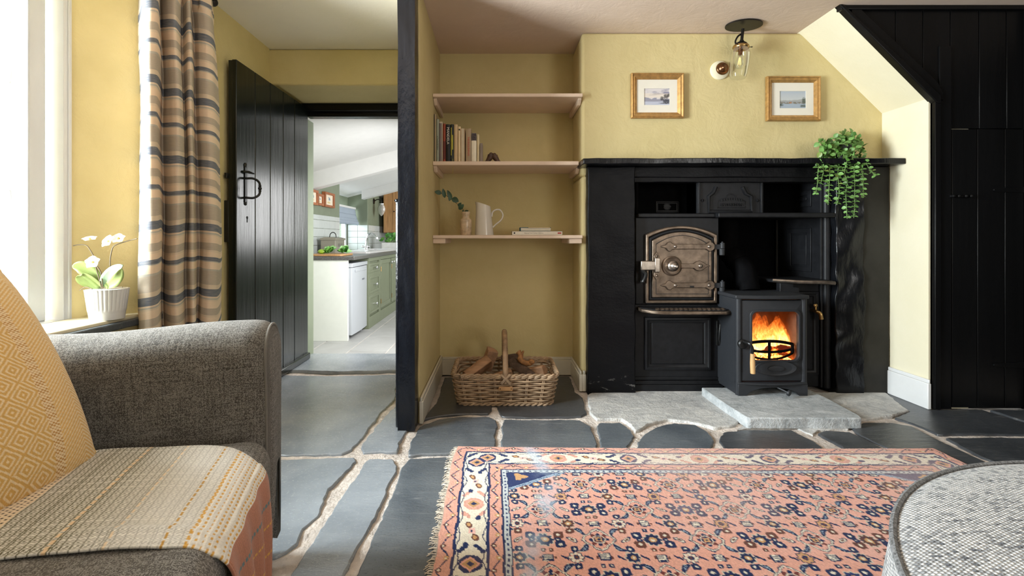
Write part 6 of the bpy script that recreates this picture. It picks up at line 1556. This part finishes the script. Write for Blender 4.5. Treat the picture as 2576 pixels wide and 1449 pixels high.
g = G(); g.tube([(-1.43, .0, 2.112), (-1.43, 2.28, 2.112)], .011, 10); g.build('pole', m_darkmetal, cr_)
g = G(); g.ball((-1.43, 2.295, 2.112), .022, 12); g.tube([(-1.43, 2.24, 2.112), (-1.5, 2.24, 2.112)], .008, 8); g.build('finial', m_darkmetal, cr_)

# ================================================================ ORCHID ON THE SILL
YO = 1.80; ko = YO / F
def op(px, py, dy=0.0): return at(px, py, YO + dy)
ob = op(270, 800); ob.z = SILL
oc = thing('orchid', 'pale yellow orchid in a ribbed white pot on the window sill', 'plant', ob)
hp_ = H - (727 - CY) * ko - SILL
def pot(u, v):
    a = 2 * math.pi * u; z = v * hp_; r = lerp(.055, .0685, v)
    if v > .32: r += .0022 * (abs(math.sin(a * 15)) ** .6) - .001
    if .26 < v <= .32: r += .0012
    if v > .96: r += .0008
    return (ob.x + r * math.cos(a), YO + r * math.sin(a), SILL + .001 + z)
g = G(); g.grid(pot, 240, 24, True); g.uv = None; n0 = len(g.v)
g.lathe([(.0665, hp_), (.062, hp_ - .01), (.058, hp_ - .02), (.0001, hp_ - .02)], (ob.x, YO, SILL + .001), 40); g.f.append(tuple(range(239, -1, -1)))
g.build('pot', m_potwhite, oc, smooth=50)
g = G(); g.lathe([(.06, hp_ - .018), (.03, hp_ - .010), (.0001, hp_ - .008)], (ob.x, YO, SILL + .001), 20); rough(g.build('bark_compost', m_bark, oc), .006, 60)
m_ol = simple('orchid_leaf', (.26, .33, .10), .35, var=.25, vs=12); m_ol2 = simple('orchid_leaf_grey_green', (.23, .33, .20), .3, var=.2, vs=12)
for (pts, w, mt, tw) in (([(258, 722), (232, 690), (206, 672), (181, 669)], 34, m_ol, .3), ([(256, 725), (230, 708), (205, 698), (194, 694)], 36, m_ol, -.2), ([(262, 722), (270, 700), (288, 680), (309, 667)], 27, m_ol2, .5), ([(266, 724), (284, 712), (298, 696), (306, 676)], 24, m_ol, .9)):
    S = smoothpath([op(x, y, -.03 * i / 3) for i, (x, y) in enumerate(pts)], 6); g = G(); n = len(S)
    for i, p in enumerate(S):
        t = i / (n - 1); d = (S[min(n - 1, i + 1)] - S[max(0, i - 1)]).normalized(); sd = d.cross(Vector((tw, -1, .5 * tw))).normalized(); ww = w * ko * .5 * (math.sin(math.pi * min(1, .10 + .90 * t)) ** .55 if t < 1 else .05); up = sd.cross(d)
        for s_ in (-1, -.5, 0, .5, 1): g.v.append(tuple(p + sd * s_ * ww + up * (abs(s_) * ww * .28)))
    for i in range(n - 1):
        for q in range(4): g.f.append((i * 5 + q, i * 5 + q + 1, i * 5 + q + 6, i * 5 + q + 5))
    o = g.build('leaf', mt, oc, smooth=60); sd_ = o.modifiers.new('thick', 'SOLIDIFY'); sd_.thickness = .0022
for pts in ([(256, 727), (249, 700), (241, 672), (235, 645), (226, 628), (216, 617), (198, 616), (184, 618)], [(277, 670), (277, 655), (279, 640), (284, 622), (296, 614), (318, 607), (345, 600)], [(258, 726), (256, 698), (252, 682), (244, 670)]):
    g = G(); g.tube(smoothpath([op(x, y, -.015) for x, y in pts], 5), .0021, 6); g.build('flower_stem', m_twig, oc)
for pts in ([(232, 727), (215, 722), (200, 731)], [(270, 727), (300, 723), (308, 722)]):
    g = G(); g.tube(smoothpath([op(x, y, -.05) for x, y in pts], 5), .0016, 6); g.build('aerial_root', m_twig, oc)
m_pet = NT('orchid_petal').set(col=(.66, .60, .38), rough=.5, sss=.0); m_lipm = simple('orchid_lip', (.75, .50, .12), .5)
m_petw = NT('orchid_petal_white').set(col=(.68, .66, .56), rough=.5)
for (x, y, s_, nx__, mt) in ((226, 603, 1.0, (.1, -.35, .9), m_petw), (274, 608, 1.1, (-.2, -.8, .45), m_pet), (298, 601, .95, (.25, -.75, .6), m_pet), (234, 660, 1.05, (.2, -.85, .35), m_petw)):
    c0 = op(x, y, -.03); nz_ = Vector(nx__).normalized(); u1 = nz_.orthogonal().normalized(); u2 = nz_.cross(u1)
    fl_ = None
    g = G(); g.ball(c0 + nz_ * .004, .0045, 8); fl_ = g.build('flower', m_lipm, oc)
    for q in range(5):
        an = 2 * math.pi * q / 5 + .3; d = (u1 * math.cos(an) + u2 * math.sin(an) + nz_ * .22).normalized(); w = .024 if q % 2 == 0 else .030
        gl = leafmesh(.026 * s_, w * s_, .10, 6); M = leaf(gl, c0, d, nz_); gl.v = [tuple(M @ Vector(v)) for v in gl.v]; gl.build('petal', mt, fl_, smooth=60)

# ================================================================ KITCHEN FURNITURE
CT = .737
KX = -1.484       # cabinet fronts
ep = G().box(-2.1, -1.526, 4.655, 4.69, KZ, CT - .038).build('end_panel', m_greenp, bevel=.002); tag(ep, 'tall pale green panel closing the near end of the kitchen units', 'cabinet panel')
g = G(); g.box(-2.098, -1.455, 4.635, 8.55, CT - .038, CT); wt = g.build('worktop', m_counter, bevel=.004); tag(wt, 'speckled grey kitchen worktop running along the left kitchen wall', 'worktop')
# fridge
fr = thing('fridge', 'white under counter fridge between the pale panel and the green drawers', 'fridge', (-1.8, 4.98, KZ))
g = G(); g.box(-2.05, -1.545, 4.715, 5.255, KZ + .03, .655); g.build('cabinet', m_applwhite, fr, bevel=.004)
g = G(); g.prism([(-1.543, 4.712), (-1.543, 5.258)] + [(-1.492 - .010 * (2 * i / 8 - 1) ** 2, lerp(5.258, 4.712, i / 8)) for i in range(9)], 'z', KZ + .045, .615); fd = g.build('door', m_applwhite, fr, bevel=.004, fix=True)
g = G(); g.box(-2.05, -1.495, 4.708, 5.262, .62, .662); g.build('top', m_applwhite, fr, bevel=.006)
g = G(); g.box(-1.495, -1.488, 4.80, 5.20, .565, .59); g.build('grip', m_applwhite, fd, bevel=.003)
text('badge', 'BOSCH', .026, basis(Vector((0, 1, 0)), Vector((0, 0, 1)), Vector((1, 0, 0)), Vector((-1.489, 5.08, .47))), simple('grey_badge', (.12, .13, .15), .4, var=0), fd, .0005)
for y in (4.76, 5.20):
    g = G(); g.tube([(-1.56, y, KZ), (-1.56, y, KZ + .032)], .018, 10); g.build('foot', m_applwhite, fr)
# drawers and cupboards
def unit(name, lab, y0, y1, cat):
    r = thing(name, lab, cat, ((-2.05 + KX) / 2, (y0 + y1) / 2, KZ))
    g = G(); g.box(-2.05, KX - .022, y0, y1, KZ + .0, CT - .039); g.build('carcass', m_green2, r)
    g = G()
    g.ring([(y0, KZ), (y1, KZ), (y1, CT - .039), (y0, CT - .039)], [(y0 + .03, .0), (y1 - .03, .0), (y1 - .03, CT - .085), (y0 + .03, CT - .085)], 'x', KX - .022, KX); g.build('face_frame', m_green2, r, bevel=.002)
    for a, b in ((y0, y0 + .03), (y1 - .03, y1)): pass
    return r
def front(nm, r, y0, y1, z0, z1, knob=True, ky=None):
    g = G(); g.box(KX - .02, KX - .006, y0, y1, z0, z1); o = g.build(nm, m_green2, r, bevel=.002)
    w = .028 if nm == 'drawer' else .055
    g = G(); g.ring([(y0, z0), (y1, z0), (y1, z1), (y0, z1)], [(y0 + w, z0 + w), (y1 - w, z0 + w), (y1 - w, z1 - w), (y0 + w, z1 - w)], 'x', KX - .006, KX + .002); g.build('front_frame', m_green2, o, bevel=.004)
    yc, zc = (ky if ky else (y0 + y1) / 2), (z0 + z1) / 2 if nm == 'drawer' else z1 - .05
    g = G(); g.tube([(KX - .004, yc, zc), (KX + .018, yc, zc)], .006, 8); g.ball((KX + .028, yc, zc), .018, 12, (.75, 1, 1)); g.build('knob', m_chrome, o)
    return o
r = unit('drawer_unit', 'sage green kitchen unit with three drawers beside the fridge', 5.275, 5.775, 'drawer unit')
for z0, z1 in ((.515, .625), (.27, .47), (.03, .24)): front('drawer', r, 5.31, 5.735, z0, z1)
g = G(); g.box(KX - .02, KX, 5.305, 5.745, .24, .27); g.box(KX - .02, KX, 5.305, 5.745, .47, .515); g.build('rail', m_green2, r)
r = unit('cupboard_unit', 'sage green double door cupboard under the kitchen sink', 5.78, 6.98, 'cupboard')
front('door', r, 5.815, 6.36, .03, .645, ky=6.32); front('door', r, 6.40, 6.945, .03, .645, ky=6.44)
for y in (5.82, 6.415):
    for z in (.12, .53):
        g = G(); g.tube([(KX + .004, y - .004, z - .03), (KX + .004, y - .004, z + .03)], .005, 8); g.build('hinge', m_brass, r)
r = unit('cupboard_unit', 'sage green cupboard at the far end of the kitchen run', 6.985, 8.5, 'cupboard')
front('door', r, 7.02, 7.72, .03, .645, ky=7.68); front('door', r, 7.76, 8.46, .03, .645, ky=7.80)
# sink, tap
sk = thing('kitchen_sink', 'white ceramic sink set in the kitchen worktop', 'sink', (-1.82, 6.5, CT))
g = G(); g.ring(rrect(-2.03, -1.56, 5.55, 7.35, .05), rrect(-1.97, -1.66, 6.45, 7.25, .05), 'z', CT - .01, CT + .022); g.prism(rrect(-1.97, -1.66, 6.45, 7.25, .05), 'z', CT - .012, CT - .008); g.build('sink_top', m_ceramic if False else m_potwhite, sk, bevel=.006)
tp = thing('tap', 'chrome swan neck tap over the kitchen sink', 'tap', (-1.95, 6.8, CT + .02))
tb = Vector((-1.955, 6.80, CT + .02))
g = G(); g.tube([tb, tb + Vector((0, 0, .05))], [.028, .022], 14); g.tube(smoothpath([tb + Vector((0, 0, .05)), tb + Vector((.01, 0, .16)), tb + Vector((.05, 0, .235)), tb + Vector((.11, 0, .235)), tb + Vector((.155, 0, .20)), tb + Vector((.17, 0, .15))], 6), .013, 12); g.build('spout', m_chrome, tp)
for s_ in (-1, 1):
    g = G(); g.tube([tb + Vector((0, 0, .03)), tb + Vector((s_ * .035, -.02, .04))], .009, 8); g.ball(tb + Vector((s_ * .042, -.02, .042)), .017, 10); g.build('lever', m_chrome, tp)
# bread bin, board, greens
bb = thing('bread_bin', 'taupe enamel bread bin with a looped lid handle on the kitchen worktop', 'bread bin', (-1.94, 5.4, CT))
m_taupe = simple('taupe_enamel', (.25, .235, .185), .35, var=.04)
g = G(); g.box(-2.03, -1.86, 5.24, 5.56, CT + .001, .905); g.build('bin_body', m_taupe, bb, bevel=.006)
g = G(); g.prism([(-2.038, .90), (-1.852, .90), (-1.852, .922), (-1.90, .935), (-1.99, .935), (-2.038, .922)], 'y', 5.23, 5.57); li = g.build('lid', m_taupe, bb, bevel=.004, fix=True)
g = G(); g.tube(smoothpath([(-1.985, 5.40, .933), (-1.975, 5.40, .975), (-1.945, 5.40, .993), (-1.915, 5.40, .975), (-1.905, 5.40, .933)], 6), .005, 8); g.build('handle', m_darkmetal, li)
text('lettering', 'BREAD', .055, basis(Vector((0, 1, 0)), Vector((0, 0, 1)), Vector((1, 0, 0)), Vector((-1.8595, 5.41, .84))), simple('grey_lettering', (.10, .10, .09), .5, var=0), bb, .0004)
cb = thing('chopping_board', 'wooden chopping board at the near end of the kitchen worktop', 'chopping board', (-1.75, 4.85, CT))
g = G(); g.prism(rrect(-1.99, -1.60, 4.70, 5.08, .03), 'z', CT + .001, CT + .020); g.build('board', m_pine, cb, bevel=.004)
m_let = [simple('lettuce_green_%d' % i, c, .45, var=.3, vs=30) for i, c in enumerate(((.16, .40, .07), (.33, .60, .24), (.06, .20, .035)))]
def lettuce(lab, c, r, seedn, name='lettuce'):
    t = thing(name, lab, 'salad leaves', c); rr = random.Random(seedn)
    for k in range(16):
        a = rr.uniform(0, 2 * math.pi); el = rr.uniform(.1, 1.2); d = Vector((math.cos(a) * math.cos(el), math.sin(a) * math.cos(el), math.sin(el)))
        gl = leafmesh(r * rr.uniform(.8, 1.15), r * rr.uniform(.6, .95), .25, 6); M = leaf(gl, Vector(c) + Vector((0, 0, .012)) + d * r * .12, d, (rr.uniform(-.4, .4), -.8, .8)); gl.v = [tuple(M @ Vector(v)) for v in gl.v]
        rough(gl.build('leaf', m_let[k % 3], t, smooth=60), .004, 60)
lettuce('rounded pale green lettuce on the left of the chopping board', (-1.775, 4.84, CT + .02), .075, 1)
lettuce('darker leafy greens lying right of the pale lettuce on the board', (-1.635, 4.88, CT + .02), .075, 2)
g = G(); g.ball((-1.855, 4.82, CT + .045), .032, 14, (1.35, 1, .8)); lm_ = g.build('lime', simple('lime_skin', (.28, .45, .04), .4, var=.15, vs=40, bump=.2, bs=200)); tag(lm_, 'green lime half hidden at the left end of the chopping board', 'fruit')
# plant by the sink
kp = thing('herb_pot', 'leafy green herb in a pale square pot behind the kitchen sink', 'plant', (-1.78, 7.6, CT))
g = G(); g.prism([(-1.90, 7.50), (-1.66, 7.50), (-1.66, 7.70), (-1.90, 7.70)], 'z', CT + .001, CT + .115); g.build('planter', simple('pale_stone_pot', (.55, .54, .50), .7), kp, bevel=.006)
rr = random.Random(6); stn = []
for k in range(34):
    a = rr.uniform(0, 2 * math.pi); el = rr.uniform(.15, 1.4); c = Vector((-1.78 + rr.uniform(-.06, .06), 7.6 + rr.uniform(-.05, .05), CT + .11)); d = Vector((math.cos(a) * math.cos(el), math.sin(a) * math.cos(el), math.sin(el))); p = c + d * rr.uniform(.04, .13)
    gl = leafmesh(.075, .06, .15, 5); M = leaf(gl, p, d + Vector((rr.uniform(-.5, .5), rr.uniform(-.5, .5), -.1)), (rr.uniform(-.5, .5), -.7, .8)); gl.v = [tuple(M @ Vector(v)) for v in gl.v]; gl.build('leaf', m_let[2 if k % 3 else 0], kp, smooth=60)
    if k % 4 == 0:
        g = G(); g.tube([c, p], .003, 5); g.build('stem', m_stem, kp)
# wall cabinet
wc = thing('wall_cabinet', 'pine wall cabinet at the far end of the kitchen', 'cabinet', (-1.75, 8.3, 1.02))
g = G(); g.box(-2.02, -1.30, 8.12, 8.58, 1.02, 1.78); g.build('carcass', m_pine, wc, bevel=.003)
for a, b in ((-2.015, -1.80), (-1.795, -1.55), (-1.545, -1.305)):
    g = G(); g.box(a, b, 8.098, 8.12, 1.03, 1.77); dd = g.build('door', m_pine, wc, bevel=.003)
    g = G(); g.ring([(a, 1.03), (b, 1.03), (b, 1.77), (a, 1.77)], [(a + .045, 1.075), (b - .045, 1.075), (b - .045, 1.725), (a + .045, 1.725)], 'y', 8.088, 8.10); g.build('door_frame', m_pine, dd, bevel=.003)
    g = G(); g.ball((b - .025, 8.075, 1.40), .012, 10); g.build('knob', m_darkmetal, dd)
# wall lamp
wl2 = thing('wall_lamp', 'kitchen wall lamp with a frosted teardrop glass shade', 'lamp', (-2.08, 7.75, 1.5))
lc = at(960, 515, 7.75); lc.x = -1.965
g = G(); g.lathe([(.05, 0), (.045, .012), (.0001, .016)], (-2.098, 7.75, lc.z + .06), 20, basis(Vector((0, 1, 0)), Vector((0, 0, 1)), Vector((1, 0, 0)), Vector((0, 0, 0)))); g.tube(smoothpath([(-2.09, 7.75, lc.z + .06), (-2.03, 7.75, lc.z + .09), (lc.x, 7.75, lc.z + .07), (lc.x, 7.75, lc.z + .02)], 5), .008, 8); g.build('bracket', m_darkmetal, wl2)
g = G(); g.lathe([(.042, .022), (.044, .0), (.04, -.006)], lc, 20); g.build('gallery', m_chrome, wl2)
m_frost = NT('frosted_glass'); m_frost = m_frost.set(col=(.80, .78, .74), rough=.25, trans=.6)
g = G(); g.lathe([(.036, 0), (.055, -.03), (.066, -.07), (.060, -.11), (.038, -.155), (.014, -.185), (.0001, -.195)], lc, 24); g.build('glass_shade', m_frost, wl2)
# three box frames on the left wall
m_print = vcol('small_print', .8)
def art_small(u, v):
    C = np.tile(L3((236, 226, 204)), (len(u), 1)); C = blend(C, np.clip(1.5 - ((u - .5) / .18) ** 2 - ((v - .42) / .2) ** 2, 0, 1) * (fbm(u, v, 9, 61) > .42), L3((120, 140, 160))); C = blend(C, np.clip(1.2 - ((u - .5) / .25) ** 2 - ((v - .75) / .1) ** 2, 0, 1) * .7, L3((206, 176, 96))); return C
for i, (pxa, pxb, pya, pyb, lab) in enumerate(((779, 801, 477, 515, 'nearest of three orange wood frames on the green kitchen wall'), (800, 815, 488, 517, 'smallest, middle one of three orange wood frames on the kitchen wall'), (818, 842, 485, 522, 'farthest of three orange wood frames on the kitchen wall'))):
    y0, y1 = 2.06 * F / (CX - pxa), 2.06 * F / (CX - pxb); ym = (y0 + y1) / 2; z0, z1 = H - (pyb - CY) * ym / F, H - (pya - CY) * ym / F
    r = thing('framed_print', lab, 'picture', (-2.1, ym, z0), 'orange wood frames on the kitchen wall'); w = .028
    g = G(); g.ring([(y0, z0), (y1, z0), (y1, z1), (y0, z1)], [(y0 + w, z0 + w), (y1 - w, z0 + w), (y1 - w, z1 - w), (y0 + w, z1 - w)], 'x', -2.1, -2.055); g.build('frame', m_frameoak, r, bevel=.003)
    g = G(); g.grid(lambda u, v: (-2.075, lerp(y0 + w, y1 - w, u), lerp(z1 - w, z0 + w, v)), 24, 30); g.uv = None
    uu, vv = np.meshgrid(np.linspace(0, 1, 25), np.linspace(0, 1, 31)); g.col = art_small(uu.ravel(), vv.ravel()).astype(np.float32); g.build('print', m_print, r, smooth=0)
# roman blind
m_blind = simple('blue_grey_linen', (.36, .42, .50), .85, var=.1, vs=60, stretch=(1, 1, 6))
bl_ = thing('roman_blind', 'gathered blue grey roman blind in the kitchen window recess', 'blind', (-2.3, 6.75, 1.2))
for k, (z0, z1, off) in enumerate(((1.20, 1.40, .0), (1.17, 1.30, .018), (1.15, 1.24, .034), (1.135, 1.20, .05))):
    g = G(); g.grid(lambda u, v: (-2.30 + off + .018 * math.sin(math.pi * v) + .004 * math.sin(u * 30), lerp(6.12, 7.37, u), lerp(z1, z0, v)), 40, 10); o = g.build('fold', m_blind, bl_, smooth=60); sd_ = o.modifiers.new('thick', 'SOLIDIFY'); sd_.thickness = .004
g = G(); g.box(-2.32, -2.285, 6.10, 7.38, 1.39, 1.42); g.build('head_rail', m_white, bl_)
